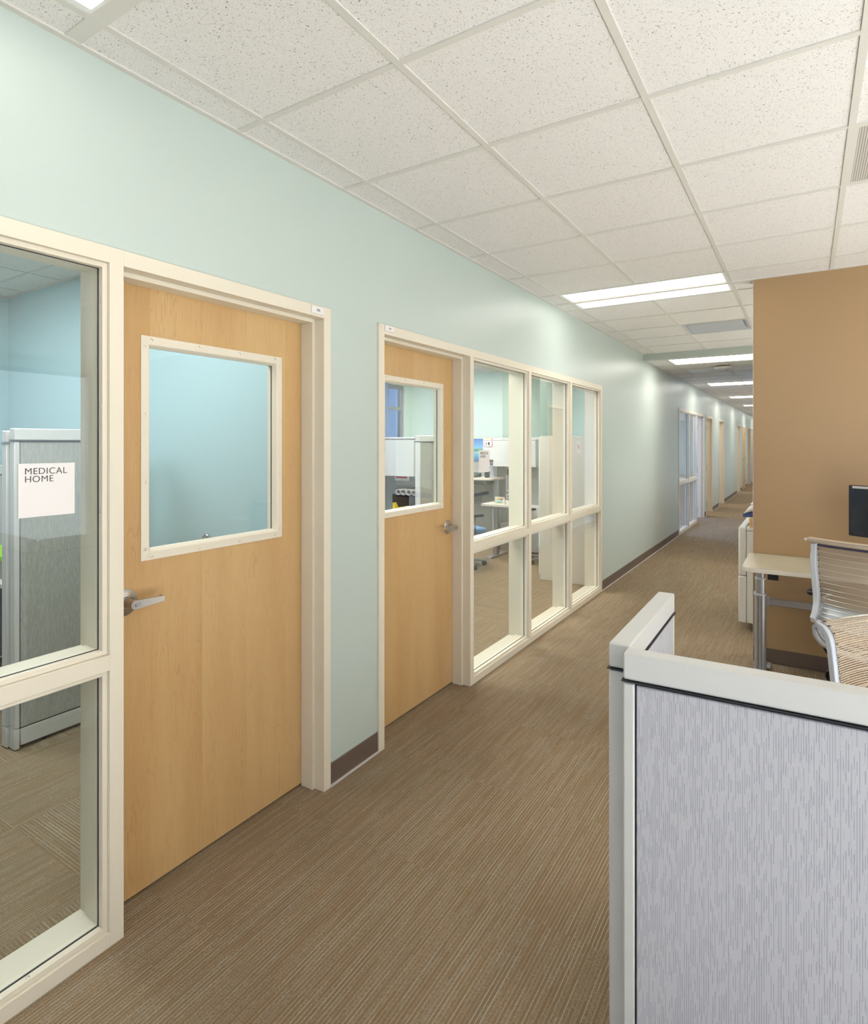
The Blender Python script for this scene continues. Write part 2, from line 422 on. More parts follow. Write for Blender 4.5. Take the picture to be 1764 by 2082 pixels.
GX2, GY2 = .262, 8.31
fix_far = [cell(0, 6 * k, GX2, GY2, 2) for k in range(6)]
egg2 = cell(0, 2, GX2, GY2)
ceiling('ceiling', 1.512, 7.0, 8.28, 30.5, HC2, GX2, GY2, 'acoustic tile ceiling of the open office added beside the far corridor')  # office invented here so daylight reaches the far corridor
ceiling('ceiling', 0, 1.512, 8.28, 30.5, HC2, GX2, GY2, 'lower acoustic tile ceiling down the far corridor', holes=fix_far + [egg2])
tag(MB().box(0, 7.0, 8.20, 8.28, HC2, HC + .12).obj('trim_1', M['sage']), 'sage green bulkhead face where the ceiling steps down', 'bulkhead', kind='structure')

# ------------------------------------------------------------------ corridor partition on the left
WT = 2.95
solid_y = [(-4.6, .02), (2.032, 2.394), (6.290, 10.79), (13.757, 14.05), (15.06, 16.277), (17.35, 20.79), (21.85, 22.60), (23.80, 24.75), (26.1, 26.35), (27.3, 31)]
mb = MB()
for a, b in solid_y: mb.box(RF, 0, a, b, 0, 2.182)
mb.box(RF, 0, -4.6, 31, 2.182, WT)
tag(mb.obj('wall_left', M['sage']), 'long pale sage green corridor wall with a soft sheen', 'wall', kind='structure')
mb = MB(); tb = MB()
for a, b in solid_y:
    if b - a > .02: mb.box(0, .006, a, b, .006, .103); tb.box(0, .014, a, b, 0, .007)
bl = tag(mb.obj('baseboard_left', M['base'], bevel=.002), 'dark brown vinyl baseboard along the sage corridor wall', 'baseboard', kind='structure')
tb.obj('toe_strip', M['toe'], bl)

FX = .012                       # corridor face of the frames
HD0, HD1 = 2.132, 2.182
def member(mb, y0, y1, z0, z1): mb.box(RF - .012, FX, y0, y1, z0, z1)
def screws(parent, pts, nrm):
    for p in pts:
        if nrm == 'y': mt = Matrix.Translation(p) @ Matrix.Rotation(PI / 2, 4, 'X')
        elif nrm == 'z': mt = Matrix.Translation(p)
        else: mt = Matrix.Translation(p) @ Matrix.Rotation(PI / 2, 4, 'Y')
        MB().lathe([(0, .0016), (.0018, .0014), (.0026, .0022), (.0052, .0012), (.0056, 0), (0, 0)], 12, mt).obj('screw', M['screw'], parent, smooth=True)
def pane(win, y0, y1, z0, z1, mark=True, scr=True):
    """glass with its corridor stop, room stop and gasket in one opening"""
    s = .016
    def ring(mb, xa, xb, w0=0.0, w1=s):
        mb.box(xa, xb, y0 + w0, y0 + w1, z0 + w0, z1 - w0); mb.box(xa, xb, y1 - w1, y1 - w0, z0 + w0, z1 - w0)
        mb.box(xa, xb, y0 + w1, y1 - w1, z0 + w0, z0 + w1); mb.box(xa, xb, y0 + w1, y1 - w1, z1 - w1, z1 - w0)
    a = MB(); ring(a, -.0225, -.0005); st = a.obj('glazing_stop', M['frame'], win, bevel=.0012)
    b = MB(); ring(b, -.098, -.029); b.obj('fixed_stop', M['frame'], win)
    c = MB(); ring(c, -.0285, -.023, .001, s + .0012); c.obj('gasket', M['dark'], win)
    MB().box(-.0275, -.0235, y0 + s, y1 - s, z0 + s, z1 - s).obj('glass_pane', M['glass'], win)
    if scr:
        n = max(2, int((z1 - z0) / .28)); zz = [z0 + .12 + (z1 - z0 - .24) * k / (n - 1) for k in range(n)]
        screws(st, [(-.011, y1 - s, q) for q in zz], 'y')
        screws(st, [(-.011, y1 - .22, z0 + s)], 'z')
def frame_obj(mb, parent, name='window_frame'): return mb.obj(name, M['frame'], parent, bevel=.0006)

# unit one: sidelight and door 185
w1 = thing('window_1', 'cream framed glass sidelight at the left edge with a room sign on its pane', 'window', kind='structure')
mb = MB(); member(mb, .02, .068, 0, 2.182); member(mb, 1.016, 1.061, 0, 2.182); member(mb, .068, 1.016, HD0, HD1)
member(mb, .068, 1.016, .861, .909); member(mb, .068, 1.016, 0, .045); frame_obj(mb, w1)
pane(w1, .068, 1.016, .909, HD0); pane(w1, .068, 1.016, .045, .861)

def door(n, y0, y1, hinge, label, num_frame_right=True, frame_left=False):
    """y0..y1 is the clear opening; the leaf sits deep in the frame"""
    d = thing('door_%d' % n, label, 'door', kind='structure')
    mb = MB(); ext = .045
    member(mb, y0, y1 + (ext if num_frame_right else 0), HD0, HD1)
    if num_frame_right: member(mb, y1, y1 + ext, 0, HD0)
    if frame_left: member(mb, y0 - .047, y0, 0, HD1)
    mb.box(-.113, -.043, y1 - .016, y1, 0, HD0 - .016); mb.box(-.113, -.043, y0, y0 + .016, 0, HD0 - .016); mb.box(-.113, -.043, y0, y1, HD0 - .016, HD0)
    mb.obj('door_frame', M['frame'], d, bevel=.0006)
    a, b = y0 + .003, y1 - .003; lz0, lz1 = 1.17, 1.935
    if hinge == 'R': ly0, ly1 = y0 + .145, y1 - .150
    else: ly0, ly1 = y0 + .150, y1 - .145
    x0, x1 = -.158, -.114
    lf = MB().box(x0, x1, a, ly0, .010, 2.128).box(x0, x1, ly1, b, .010, 2.128).box(x0, x1, ly0, ly1, .010, lz0).box(x0, x1, ly0, ly1, lz1, 2.128)
    leaf = lf.obj('door_leaf', M['maple'], d)
    # vision frame: flat flange, then a slope down to the glass
    fr = MB(); W = .012; R = .020
    O = (ly0 - W, ly1 + W, lz0 - W, lz1 + W)
    def loop(off, x): return [(x, O[0] + off, O[2] + off), (x, O[1] - off, O[2] + off), (x, O[1] - off, O[3] - off), (x, O[0] + off, O[3] - off)]
    L = [loop(0, x1 + .0002), loop(0, x1 + .004), loop(.0265, x1 + .0055), loop(.030, x1 + .004), loop(.0385, x1 - .014), loop(.0385, x1 - .020)]
    V = [[fr.bm.verts.new(p) for p in l] for l in L]
    for i in range(len(V) - 1):
        for k in range(4): fr.bm.faces.new((V[i][k], V[i][(k + 1) % 4], V[i + 1][(k + 1) % 4], V[i + 1][k]))
    vf = fr.obj('vision_frame', M['frame'], d)
    V2 = MB(); V2.box(x0 - .004, x0 + .022, O[0], O[0] + .035, O[2], O[3]).box(x0 - .004, x0 + .022, O[1] - .035, O[1], O[2], O[3]).box(x0 - .004, x0 + .022, O[0] + .035, O[1] - .035, O[2], O[2] + .035).box(x0 - .004, x0 + .022, O[0] + .035, O[1] - .035, O[3] - .035, O[3])
    V2.obj('vision_frame', M['frame'], d)
    gk = MB(); k0 = .0375
    gk.box(x1 - .0225, x1 - .0195, O[0] + k0, O[0] + k0 + .003, O[2] + k0, O[3] - k0).box(x1 - .0225, x1 - .0195, O[1] - k0 - .003, O[1] - k0, O[2] + k0, O[3] - k0)
    gk.obj('gasket', M['dark'], d)
    MB().box(x1 - .026, x1 - .021, O[0] + .036, O[1] - .036, O[2] + .036, O[3] - .036).obj('glass_pane', M['glass'], d)
    pts = []
    for zz in (0, .333, .667, 1): pts += [(x1 + .005, O[0] + .013, O[2] + .04 + zz * (O[3] - O[2] - .08)), (x1 + .005, O[1] - .013, O[2] + .04 + zz * (O[3] - O[2] - .08))]
    for yy in (0, .333, .667, 1): pts += [(x1 + .005, O[0] + .04 + yy * (O[1] - O[0] - .08), O[2] + .013), (x1 + .005, O[0] + .04 + yy * (O[1] - O[0] - .08), O[3] - .013)]
    screws(vf, pts, 'x')
    return d
def lever(d, y, z, s):
    """satin lever set; s=+1 points away from the camera along the wall, -1 towards it"""
    X = -.114
    R = Matrix.Translation((X, y, z)) @ Matrix.Rotation(PI / 2, 4, 'Y')
    rose = MB().lathe([(.046, 0), (.046, .002), (.044, .004), (.020, .010), (.0185, .013), (.0185, .016), (0, .016)], 40, R).obj('rose', M['steel'], d, smooth=True)
    mb = MB().lathe([(.0165, .014), (.0165, .020), (.0155, .022), (.0155, .066), (.0155, .0665), (0, .0665)], 28, R)
    mb.obj('lever_neck', M['steel'], d, smooth=True)
    # lever: a flat bar, round at the hub, with a short return to the door at its tip
    pl = []
    for k in range(9):
        a = PI / 2 + k * PI / 8; pl.append((.0155 * math.cos(a), .0155 * math.sin(a)))
    pl += [(.104, -.0095), (.104, .0105)]
    pts = [(y + s * p[0], z + p[1]) for p in pl]
    MB().prism(pts, 'x', X + .058, X + .0675).obj('lever_bar', M['steel'], d, bevel=.001)
    MB().box(X + .040, X + .0675, y + s * .104 - .0018, y + s * .104 + .0018, z - .0092, z + .0102).obj('lever_return', M['steel'], d, bevel=.0008)
    core = MB()
    core.lathe([(0, 0), (.0085, 0), (.0085, .0012), (.007, .0012), (.0065, .0004), (0, .0004)], 20, Matrix.Translation((X + .0675, y - s * .001, z)) @ Matrix.Rotation(PI / 2, 4, 'Y'))
    core.lathe([(0, 0), (.0075, 0), (.0075, .0011), (0, .0011)], 20, Matrix.Translation((X + .0675, y + s * .013, z + .001)) @ Matrix.Rotation(PI / 2, 4, 'Y'))
    c = core.obj('lock_core', M['alu'], d, smooth=True)
    MB().box(X + .0680, X + .0689, y - s * .001 - .0008, y - s * .001 + .0008, z - .004, z + .003).obj('keyway', M['dark'], c)
    # room-side lever
    R2 = Matrix.Translation((-.158, y, z)) @ Matrix.Rotation(-PI / 2, 4, 'Y')
    MB().lathe([(.046, 0), (.044, .004), (.018, .012), (.0155, .06), (0, .06)], 24, R2).obj('inner_rose', M['steel'], d, smooth=True)
d1 = door(1, 1.061, 1.988, 'R', 'nearest maple door, pale vision frame, lever at its left edge', True)
lever(d1, 1.137, 1.028, 1)
# unit two: door 187 and three window bays
d2 = door(2, 2.441, 3.363, 'L', 'second maple door beside the three bay window, lever at its right edge', False, True)
lever(d2, 3.290, 1.030, -1)
w2 = thing('window_2', 'cream framed three bay interior window with six panes, past the second door', 'window', kind='structure')
YB = [(3.412, 4.325), (4.373, 5.288), (5.336, 6.243)]
mb = MB(); member(mb, 3.363, 3.412, 0, HD1)
for a, b in YB:
    e = {4.325: 4.373, 5.288: 5.336, 6.243: 6.290}[b]
    member(mb, b, e, 0, HD1); member(mb, a, b, HD0, HD1); member(mb, a, b, .861, .909); member(mb, a, b, 0, .045)
frame_obj(mb, w2)
for a, b in YB: pane(w2, a, b, .909, HD0); pane(w2, a, b, .045, .861)
# unit three, far down the corridor
w3 = thing('window_3', 'cream framed two bay window far down the corridor, blue daylight behind', 'window', kind='structure')
mb = MB(); member(mb, 10.79, 10.84, 0, HD1); member(mb, 11.79, 11.84, 0, HD1); member(mb, 12.74, 12.79, 0, HD1)
for a, b in ((10.84, 11.79), (11.84, 12.74)):
    member(mb, a, b, HD0, HD1); member(mb, a, b, .861, .909); member(mb, a, b, 0, .045)
frame_obj(mb, w3)
for a, b in ((10.84, 11.79), (11.84, 12.74)): pane(w3, a, b, .909, HD0, scr=False); pane(w3, a, b, .045, .861, scr=False)
def opening(n, y0, y1, label, left=True, leaf=None):
    d = thing('door_%d' % n, label, 'doorway' if leaf is None else 'door', kind='structure')
    mb = MB(); member(mb, y0, y1 + .047, HD0, HD1); member(mb, y1, y1 + .047, 0, HD0)
    if left: member(mb, y0 - .047, y0, 0, HD1)
    mb.box(-.113, -.043, y1 - .016, y1, 0, HD0 - .016); mb.box(-.113, -.043, y0, y0 + .016, 0, HD0 - .016); mb.box(-.113, -.043, y0, y1, HD0 - .016, HD0)
    mb.obj('door_frame', M['frame'], d, bevel=.0006)
    if leaf == 'flush':
        MB().box(-.040, .005, y0 + .003, y1 - .003, .01, 2.128).obj('door_leaf', M['maple'], d)
        for z in (.25, 1.05, 1.9): MB().box(.005, .016, y1 - .012, y1 + .008, z - .055, z + .055).obj('hinge', M['steel'], d, bevel=.002)
        R = Matrix.Translation((.005, y0 + .07, 1.03)) @ Matrix.Rotation(PI / 2, 4, 'Y')
        MB().lathe([(.04, 0), (.038, .006), (.015, .012), (.014, .055), (0, .055)], 20, R).obj('rose', M['steel'], d, smooth=True)
        MB().box(.05, .062, y0 + .06, y0 + .17, 1.02, 1.04).obj('lever_bar', M['steel'], d, bevel=.003)
    elif leaf == 'in':                       # leaf swung back into the room against the wall
        MB().box(-1.07, RF - .02, y0 - .052, y0 - .008, .01, 2.128).obj('door_leaf', M['maple'], d)
        for z in (.25, 1.05, 1.9): MB().box(-.075, -.045, y0 + .0155, y0 + .0185, z - .055, z + .055).obj('hinge', M['steel'], d)
        for z in (.25, 1.05, 1.9): MB().cyl((.014, y0 - .001, z - .055), (.014, y0 - .001, z + .055), .006, 10).obj('hinge_knuckle', M['alu'], d)
    return d
opening(3, 12.79, 13.71, 'open doorway beside the far two bay window, its jamb lit blue by daylight', False, 'in')
opening(4, 14.10, 15.01, 'open cream framed doorway just beyond the daylit one', True, 'in')
opening(5, 16.33, 17.30, 'open cream framed doorway third along the far corridor', True, None)
opening(6, 20.84, 21.80, 'open cream framed doorway before the closed far maple door', True, None)
opening(7, 22.65, 23.75, 'closed flush maple door far down the corridor with steel hinges', True, 'flush')
opening(8, 24.80, 26.05, 'open cream framed doorway just past the closed far maple door', True, None)
opening(9, 26.40, 27.25, 'farthest cream framed doorway, at the corridor end', True, None)

# ------------------------------------------------------------------ other walls of the corridor side
mb = MB().box(1.512, 7.1, 4.893, 5.03, 0, WT)
bw = tag(mb.obj('wall_brown', M['brown_wall'], bevel=.003), 'caramel brown wall end with a desk standing against it', 'wall', kind='structure')
MB().box(1.509, 1.5125, 4.889, 5.034, 0, HC).obj('corner_bead', M['toe'], bw)
bb = tag(MB().box(1.512, 7.0, 4.886, 4.893, .006, .103).obj('baseboard_brown', M['base'], bevel=.002), 'dark brown baseboard under the desk on the caramel wall', 'baseboard', kind='structure')
MB().box(1.512, 7.0, 4.876, 4.893, 0, .006).obj('toe_strip', M['base'], bb)
mb = MB().box(1.512, 1.65, 8.46, 8.80, 0, WT).box(1.512, 1.65, 9.72, 11.75, 0, WT).box(1.512, 1.65, 8.80, 9.72, 2.14, WT)
mb.box(1.65, 7.1, 8.46, 8.6, 0, WT).box(1.65, 7.1, 10.46, 10.6, 0, WT).box(1.66, 1.72, 8.6, 9.9, 0, WT)  # thin box behind the door added to block a sun leak
tag(mb.obj('wall_right', M['sage']), 'sage green block of wall on the right of the corridor past the copier', 'wall', kind='structure')
tag(MB().box(1.506, 1.512, 9.78, 11.75, .006, .103).obj('baseboard_right', M['base']), 'brown baseboard of the right corridor wall', 'baseboard', kind='structure')
tag(MB().box(2.75, 7.2, 5.03, 8.46, -.05, 0).box(3.4, 7.2, 10.6, 31, -.05, 0).obj('floor', M['vinyl']), 'pale vinyl floor added right of the corridor to bounce sunlight', 'vinyl floor', kind='structure')  # more added reflector floor, unseen from the camera
tag(MB().box(0, 7.1, 30.5, 30.7, 0, WT).obj('wall_far', M['sage']), 'end wall of the corridor', 'wall', kind='structure')
tag(MB().box(7.0, 7.15, -4.6, -4.3, 0, WT).box(7.0, 7.15, 4.7, 5, 0, WT).box(7.0, 7.15, -4.3, 4.7, 0, .15).box(7.0, 7.15, -4.3, 4.7, 2.6, WT).box(7.0, 7.15, 5, 5.3, 0, WT).box(7.0, 7.15, 8.3, 10.8, 0, WT).box(7.0, 7.15, 30.2, 30.7, 0, WT).box(7.0, 7.15, 5.3, 8.3, 0, .15).box(7.0, 7.15, 5.3, 8.3, 2.6, WT).box(7.0, 7.15, 10.8, 30.2, 0, .15).box(7.0, 7.15, 10.8, 30.2, 2.55, WT).obj('wall_office', M['cream_wall']), 'cream window wall of the open office, added to let sunlight in', 'wall', kind='structure')  # unseen wall, its openings made to bring sunlight in
tag(MB().box(-.1, 1.0, -4.65, -4.5, 0, WT).box(1.0, 6, -4.65, -4.5, 0, .8).box(1.0, 6, -4.65, -4.5, 2.6, WT).box(6, 7.1, -4.65, -4.5, 0, WT).obj('wall_back', M['cream_wall']), 'cream wall behind the camera', 'wall', kind='structure')
d10 = thing('door_10', 'closed door with a pale frame on the right side of the far corridor', 'door', kind='structure')
MB().box(1.50, 1.66, 8.75, 8.80, 0, 2.19).box(1.50, 1.66, 9.72, 9.77, 0, 2.19).box(1.50, 1.66, 8.80, 9.72, 2.14, 2.19).obj('door_frame', M['frame'], d10, bevel=.002)
MB().box(1.56, 1.60, 8.803, 9.717, .01, 2.137).obj('door_leaf', M['maple'], d10)
R = Matrix.Translation((1.56, 9.64, 1.03)) @ Matrix.Rotation(-PI / 2, 4, 'Y')
MB().lathe([(.045, 0), (.043, .005), (.016, .012), (.015, .06), (0, .06)], 24, R).obj('rose', M['steel'], d10, smooth=True)
MB().box(1.492, 1.503, 9.53, 9.65, 1.02, 1.04).obj('lever_bar', M['steel'], d10, bevel=.003)
aed = thing('wall_sign', 'white notice with AED and a red heart on the far right wall', 'sign', (1.5115, 10.25, 1.55))
MB().box(-.004, 0, -.11, .11, -.15, .15).obj('plate', M['sign'], aed)
text('lettering', 'AED', .075, M['ink'], aed, (-.0045, .075, .07), (PI / 2, 0, -PI / 2))
hp = []
for k in range(28):
    a = 2 * PI * k / 28; hp.append((-.0042 * math.sin(a) ** 3 * 14, .0036 * (13 * math.cos(a) - 5 * math.cos(2 * a) - 2 * math.cos(3 * a) - math.cos(4 * a)) - .04))
MB().prism(hp, 'x', -.0052, -.004).obj('heart', M['red'], aed)
ol = thing('power_outlet', 'ivory power outlet low on the sage wall before the far window', 'outlet', (0, 9.215, .448))
MB().box(0, .006, -.035, .035, -.058, .058).obj('cover_plate', M['frame'], ol, bevel=.002)
for s in (-1, 1): MB().box(.006, .008, -.015, .015, s * .026 - .014, s * .026 + .014).obj('socket', M['edge'], ol, bevel=.003)

# ------------------------------------------------------------------ ceiling fittings
ONE, TWO = [None], [None]
def troffer(c, z, label, group, lens, first=[None]):
    x0, x1, y0, y1 = c; cx, cy = (x0 + x1) / 2, (y0 + y1) / 2
    if first[0] is None:
        t = thing('ceiling_light', label, 'ceiling light', (cx, cy, z), group=group); first[0] = t
        a, b = (x1 - x0) / 2 - .013, (y1 - y0) / 2 - .013
        MB().box(-a, a, -b, -b + .02, .002, .05).box(-a, a, b - .02, b, .002, .05).box(-a, -a + .02, -b + .02, b - .02, .002, .05).box(a - .02, a, -b + .02, b - .02, .002, .05).box(-a, a, -b, b, .06, .07).obj('frame', M['troffer'], t, bevel=.001)
        for s in (-1, 1):
            pr = []
            for k in range(9):
                q = k / 8; yy = s * (.035 + q * (b - .055)); pr.append((yy, .012 + .030 * math.sin(q * PI)))
            mb = MB(); mb.grid(lambda u, v, pr=pr: ((-a + .02) + u * (2 * a - .04), pr[int(round(v * 8))][0], pr[int(round(v * 8))][1]), 1, 8)
            mb.obj('lens', lens, t, smooth=True)
        MB().box(-a + .02, a - .02, -.035, .035, .008, .03).obj('centre_spine', M['lens_dim'], t, bevel=.004)
        return t
    t = copy_tree(first[0]); t.location = (cx, cy, z)
    t['label'] = label; t['group'] = group
    return t
lab = ['recessed troffer light cut off by the top left corner of the picture', 'large bright troffer light in the ceiling before the bulkhead',
       'troffer light behind the camera in the corridor', 'troffer light over the cubicles beside the camera', 'troffer light over the desk by the brown wall',
       'troffer light over the rear of the office', 'troffer light added over the copier alcove to brighten the corridor wall', 'troffer light added deep in the copier area to brighten the corridor wall']
THREE, FOUR = [None], [None]
for k, (c, l) in enumerate(zip(fix_main, lab)): troffer(c, HC, l, 'troffer lights in the ceiling', M['lens_mid'] if k == 1 else M['lens_far'] if k > 5 else M['lens'], THREE if k == 1 else FOUR if k > 5 else ONE)
lab = ['first troffer light beyond the bulkhead, directly behind it', 'second troffer light beyond the bulkhead', 'third troffer light beyond the bulkhead',
       'fourth troffer light beyond the bulkhead', 'fifth troffer light beyond the bulkhead', 'farthest troffer light at the corridor end']
for c, l in zip(fix_far, lab): troffer(c, HC2, l, 'troffer lights in the far corridor ceiling', M['lens_far'], TWO)
def diffuser(c, z, label, kind):
    x0, x1, y0, y1 = c; t = thing('ceiling_vent', label, 'air vent', ((x0 + x1) / 2, (y0 + y1) / 2, z))
    a = (x1 - x0) / 2 - .012
    if kind == 'plaque':
        MB().box(-a, a, -a, a, .05, .06).obj('backing', M['alu'], t)
        mb = MB()
        L = [(a, .001), (a - .06, .03)]
        V = [[mb.bm.verts.new((sx * q, sy * q, h)) for sx, sy in ((-1, -1), (1, -1), (1, 1), (-1, 1))] for q, h in L]
        for k in range(4): mb.bm.faces.new((V[0][k], V[0][(k + 1) % 4], V[1][(k + 1) % 4], V[1][k]))
        mb.obj('bell', M['alu_l'], t)
        MB().box(-a + .045, a - .045, -a + .045, a - .045, .004, .010).obj('face_plate', M['alu_l'], t, bevel=.002)
    else:
        tt = NT('perforated_metal'); u, v, _ = tt.sep(tt.coords())
        fx = tt.math('SUBTRACT', tt.math('FRACT', tt.math('DIVIDE', tt.math('ADD', u, 10.0), .0085)), .5); fy = tt.math('SUBTRACT', tt.math('FRACT', tt.math('DIVIDE', tt.math('ADD', v, 10.0), .0085)), .5)
        d = tt.math('SQRT', tt.math('ADD', tt.math('MULTIPLY', fx, fx), tt.math('MULTIPLY', fy, fy)))
        pm = tt.fin(tt.mix(tt.ramp(d, .27, .33), srgb(88, 84, 80), srgb(206, 200, 192)), .5)
        MB().box(-a, a, -a, a, .004, .008).obj('perforated_face', pm, t)
        MB().box(-a, a, -a, -a + .012, 0.001, .02).box(-a, a, a - .012, a, .001, .02).box(-a, -a + .012, -a + .012, a - .012, .001, .02).box(a - .012, a, -a + .012, a - .012, .001, .02).obj('frame', M['tee'], t)
    return t
diffuser(perf, HC, 'perforated return air grille at the right edge of the ceiling', 'perf')
diffuser(eggs, HC, 'silver square air diffuser in the ceiling before the bulkhead', 'plaque')
diffuser(egg2, HC2, 'silver square air diffuser beyond the bulkhead', 'plaque')
def ap(x, y, label, r=.115):
    t = thing('wireless_access_point', label, 'access point', (x, y, HC2 - .035))
    MB().lathe([(0, -.002), (r * .72, -.001), (r * .94, .004), (r, .014), (r * .97, .024), (0, .026)], 40).obj('shell', M['plastic'], t, smooth=True)
    MB().lathe([(0, .026), (r * .5, .026), (r * .5, .035), (0, .035)], 24).obj('mount', M['dark'], t)
    MB().lathe([(0, -.0028), (.004, -.0028), (.004, 0), (0, 0)], 12, Matrix.Translation((.03, -.02, 0))).obj('status_light', emis('green_led', (.2, 1, .3), 1.0), t)
ap(.83, 9.40, 'round white wireless access point on the ceiling beyond the bulkhead')
ap(.60, 21.2, 'small round white ceiling device near the corridor end')

# ------------------------------------------------------------------ rooms behind the partition
def room(name_lab, x0, y0, y1, z, wallm, gx, gy, carpetm, windows=(), extra=None, wn=1):
    """far wall, two cross walls, floor and ceiling of one room"""
    tag(MB().box(x0 - .15, -.135, y0, y1, -.05, 0).obj('floor', carpetm), 'quarter turned brown carpet tiles inside ' + name_lab, 'carpet floor', kind='structure')
    ceiling('ceiling', x0, RF, y0, y1, z, gx, gy, 'acoustic tile ceiling of ' + name_lab, holes=extra or ())
    ys = [y0]
    mb = MB(); zt = WT
    cur = y0 - .06
    for a, b, c, d in windows:
        mb.box(x0 - .12, x0, cur, a, 0, zt); mb.box(x0 - .12, x0, a, b, 0, c); mb.box(x0 - .12, x0, a, b, d, zt); cur = b
    mb.box(x0 - .12, x0, cur, y1 + .06, 0, zt)
    tag(mb.obj('wall_outer', wallm), 'outer wall of ' + name_lab, 'wall', kind='structure')
def crosswall(x0, y0, y1, mat, label, x1=RF):
    tag(MB().box(x0, x1, y0, y1, 0, WT).obj('wall_cross', mat), label, 'wall', kind='structure')
    tag(MB().box(x0, x1, y0 - .006, y0, 0.0, .1).obj('baseboard_cross', M['base']), 'brown baseboard below the ' + label, 'baseboard', kind='structure')
def room_light(x, y, z, label, lx=1.2):
    t = thing('ceiling_light', label, 'ceiling light', (x, y, z))
    MB().box(-lx / 2, lx / 2, -.29, .29, .003, .012).obj('lens', M['room_lens_b'] if y > 2.3 else M['room_lens'], t)
    return t
# room A behind sidelight and first door
room('the blue office behind the near door', -3.64, -2.2, 2.218, HC, M['aqua'], -.30, .15, M['carpet_turned'])
crosswall(-3.64, 2.218, 2.34, M['aqua'], 'blue office wall seen through the near door glass')
crosswall(-3.64, -2.35, -2.2, M['aqua'], 'rear wall of the blue office')
room_light(-1.0, 1.2, HC - .004, 'troffer light in the blue office, nearer the corridor'); room_light(-2.6, .9, HC - .004, 'troffer light deep in the blue office')
# room B behind second door and the three bay window
room('the green office behind the three bay window', -3.92, 2.34, 10.55, HB, M['mint'], -.42, 2.64, M['carpet_turned'], windows=[(3.2, 8.28, .8, 2.55)])
tag(MB().box(-3.92, -2.20, 8.50, 10.55, 0, WT).obj('wall_bump', M['mint']), 'pale green projecting wall at the back of the green office', 'wall', kind='structure')
tag(MB().box(-3.92, -2.194, 8.494, 8.50, 0, .1).obj('baseboard_bump', M['base']), 'brown baseboard at the back of the green office', 'baseboard', kind='structure')
crosswall(-2.2, 10.43, 10.55, M['mint'], 'far wall of the green office')
room_light(-1.2, 3.3, HB - .004, 'troffer light of the green office just inside the second door'); room_light(-1.6, 5.4, HB - .004, 'troffer light at the middle of the green office'); room_light(-2.6, 7.0, HB - .004, 'troffer light over the desks of the green office'); room_light(-1.1, 9.0, HB - .004, 'troffer light behind the tall cabinet of the green office', .6)
# room C, daylit
room('the daylit far room', -3.64, 10.55, 13.98, HB, M['mint'], -.42, 10.7, M['carpet_turned'], windows=[(10.9, 13.7, .3, 2.6)])
crosswall(-3.64, 13.93, 14.05, M['mint'], 'far wall of the daylit far room')
room('the farthest rooms', -2.6, 14.05, 30.5, HB, M['cream_wall'], -.42, 14.2, M['carpet'])
for y, l in ((15.9, 'first'), (18.4, 'second'), (22.3, 'third'), (24.2, 'fourth'), (26.2, 'fifth'), (28.5, 'last')): crosswall(-2.6, y - .05, y + .05, M['cream_wall'], l + ' cream cross wall behind the far doorways')
for y, l in ((15.0, 'behind the fourth doorway'), (17.3, 'behind the fifth doorway'), (21.3, 'behind the sixth doorway')): room_light(-1.3, y - .3, HB - .004, 'troffer light ' + l, .6)

# exterior windows of the rooms
def ext_window(x, y0, y1, z0, z1, muls, rails, label, n, gl='glass'):
    t = thing('window_%d' % n, label, 'window', kind='structure')
    mb = MB(); f = .06
    mb.box(x - .11, x - .03, y0, y0 + f, z0, z1).box(x - .11, x - .03, y1 - f, y1, z0, z1)
    for q in (z0, z1 - f): mb.box(x - .11, x - .03, y0 + f, y1 - f, q, q + f)
    for m in muls: mb.box(x - .11, x - .03, m - f / 2, m + f / 2, z0 + f, z1 - f)
    for r in rails: mb.box(x - .105, x - .035, y0 + f, y1 - f, r - .025, r + .025)
    mb.obj('window_frame', M['alu'], t)
    MB().box(x - .075, x - .070, y0 + f, y1 - f, z0 + f, z1 - f).obj('glass_pane', M[gl], t)
ext_window(-3.92, 3.2, 8.28, .8, 2.55, (4.5, 6.2, 7.3), (2.16,), 'blue daylit window behind the cubicles of the green office', 4, 'tinted')
ext_window(7.13, -4.3, 4.7, .15, 2.6, (-2.5, -.7, 1.1, 2.9), (), 'wide window added out of view to let sunlight onto the office floor', 6)  # office-side windows, invented out of view as sunlight inlets
ext_window(7.13, 5.3, 8.3, .15, 2.6, (6.8,), (), 'window added beside the copier area to let sunlight in', 7)
ext_window(7.13, 10.8, 30.2, .15, 2.55, (14.5, 17.5, 20.5, 23.5, 26.5), (), 'long window added to let sunlight reach the far corridor', 8, 'light_tint')
ext_window(-3.64, 10.9, 13.7, .3, 2.6, (11.8, 12.8), (), 'tall daylit window of the far room', 5)
tag(MB().box(-3.90, -3.86, 7.45, 7.74, .85, 2.6).box(-3.90, -3.86, 7.00, 7.12, .85, 2.6).obj('window_blind', plain('grey_blue_blind', srgb(120, 140, 172), .8)), 'folded blue grey blind at the window of the green office', 'blind')

bw_ = thing('window_9', 'wide window added behind the camera for cool light on the foreground panel', 'window', kind='structure')  # added opening, lets cool daylight onto the panel front
mb = MB().box(1, 1.06, -4.6, -4.54, .8, 2.6).box(5.94, 6, -4.6, -4.54, .8, 2.6).box(1.06, 5.94, -4.6, -4.54, .8, .86).box(1.06, 5.94, -4.6, -4.54, 2.54, 2.6)
for q in (2.6, 4.3): mb.box(q - .03, q + .03, -4.6, -4.54, .86, 2.54)
mb.obj('window_frame', M['alu'], bw_); MB().box(1.06, 5.94, -4.575, -4.57, .86, 2.54).obj('glass_pane', M['soft_tint'], bw_)

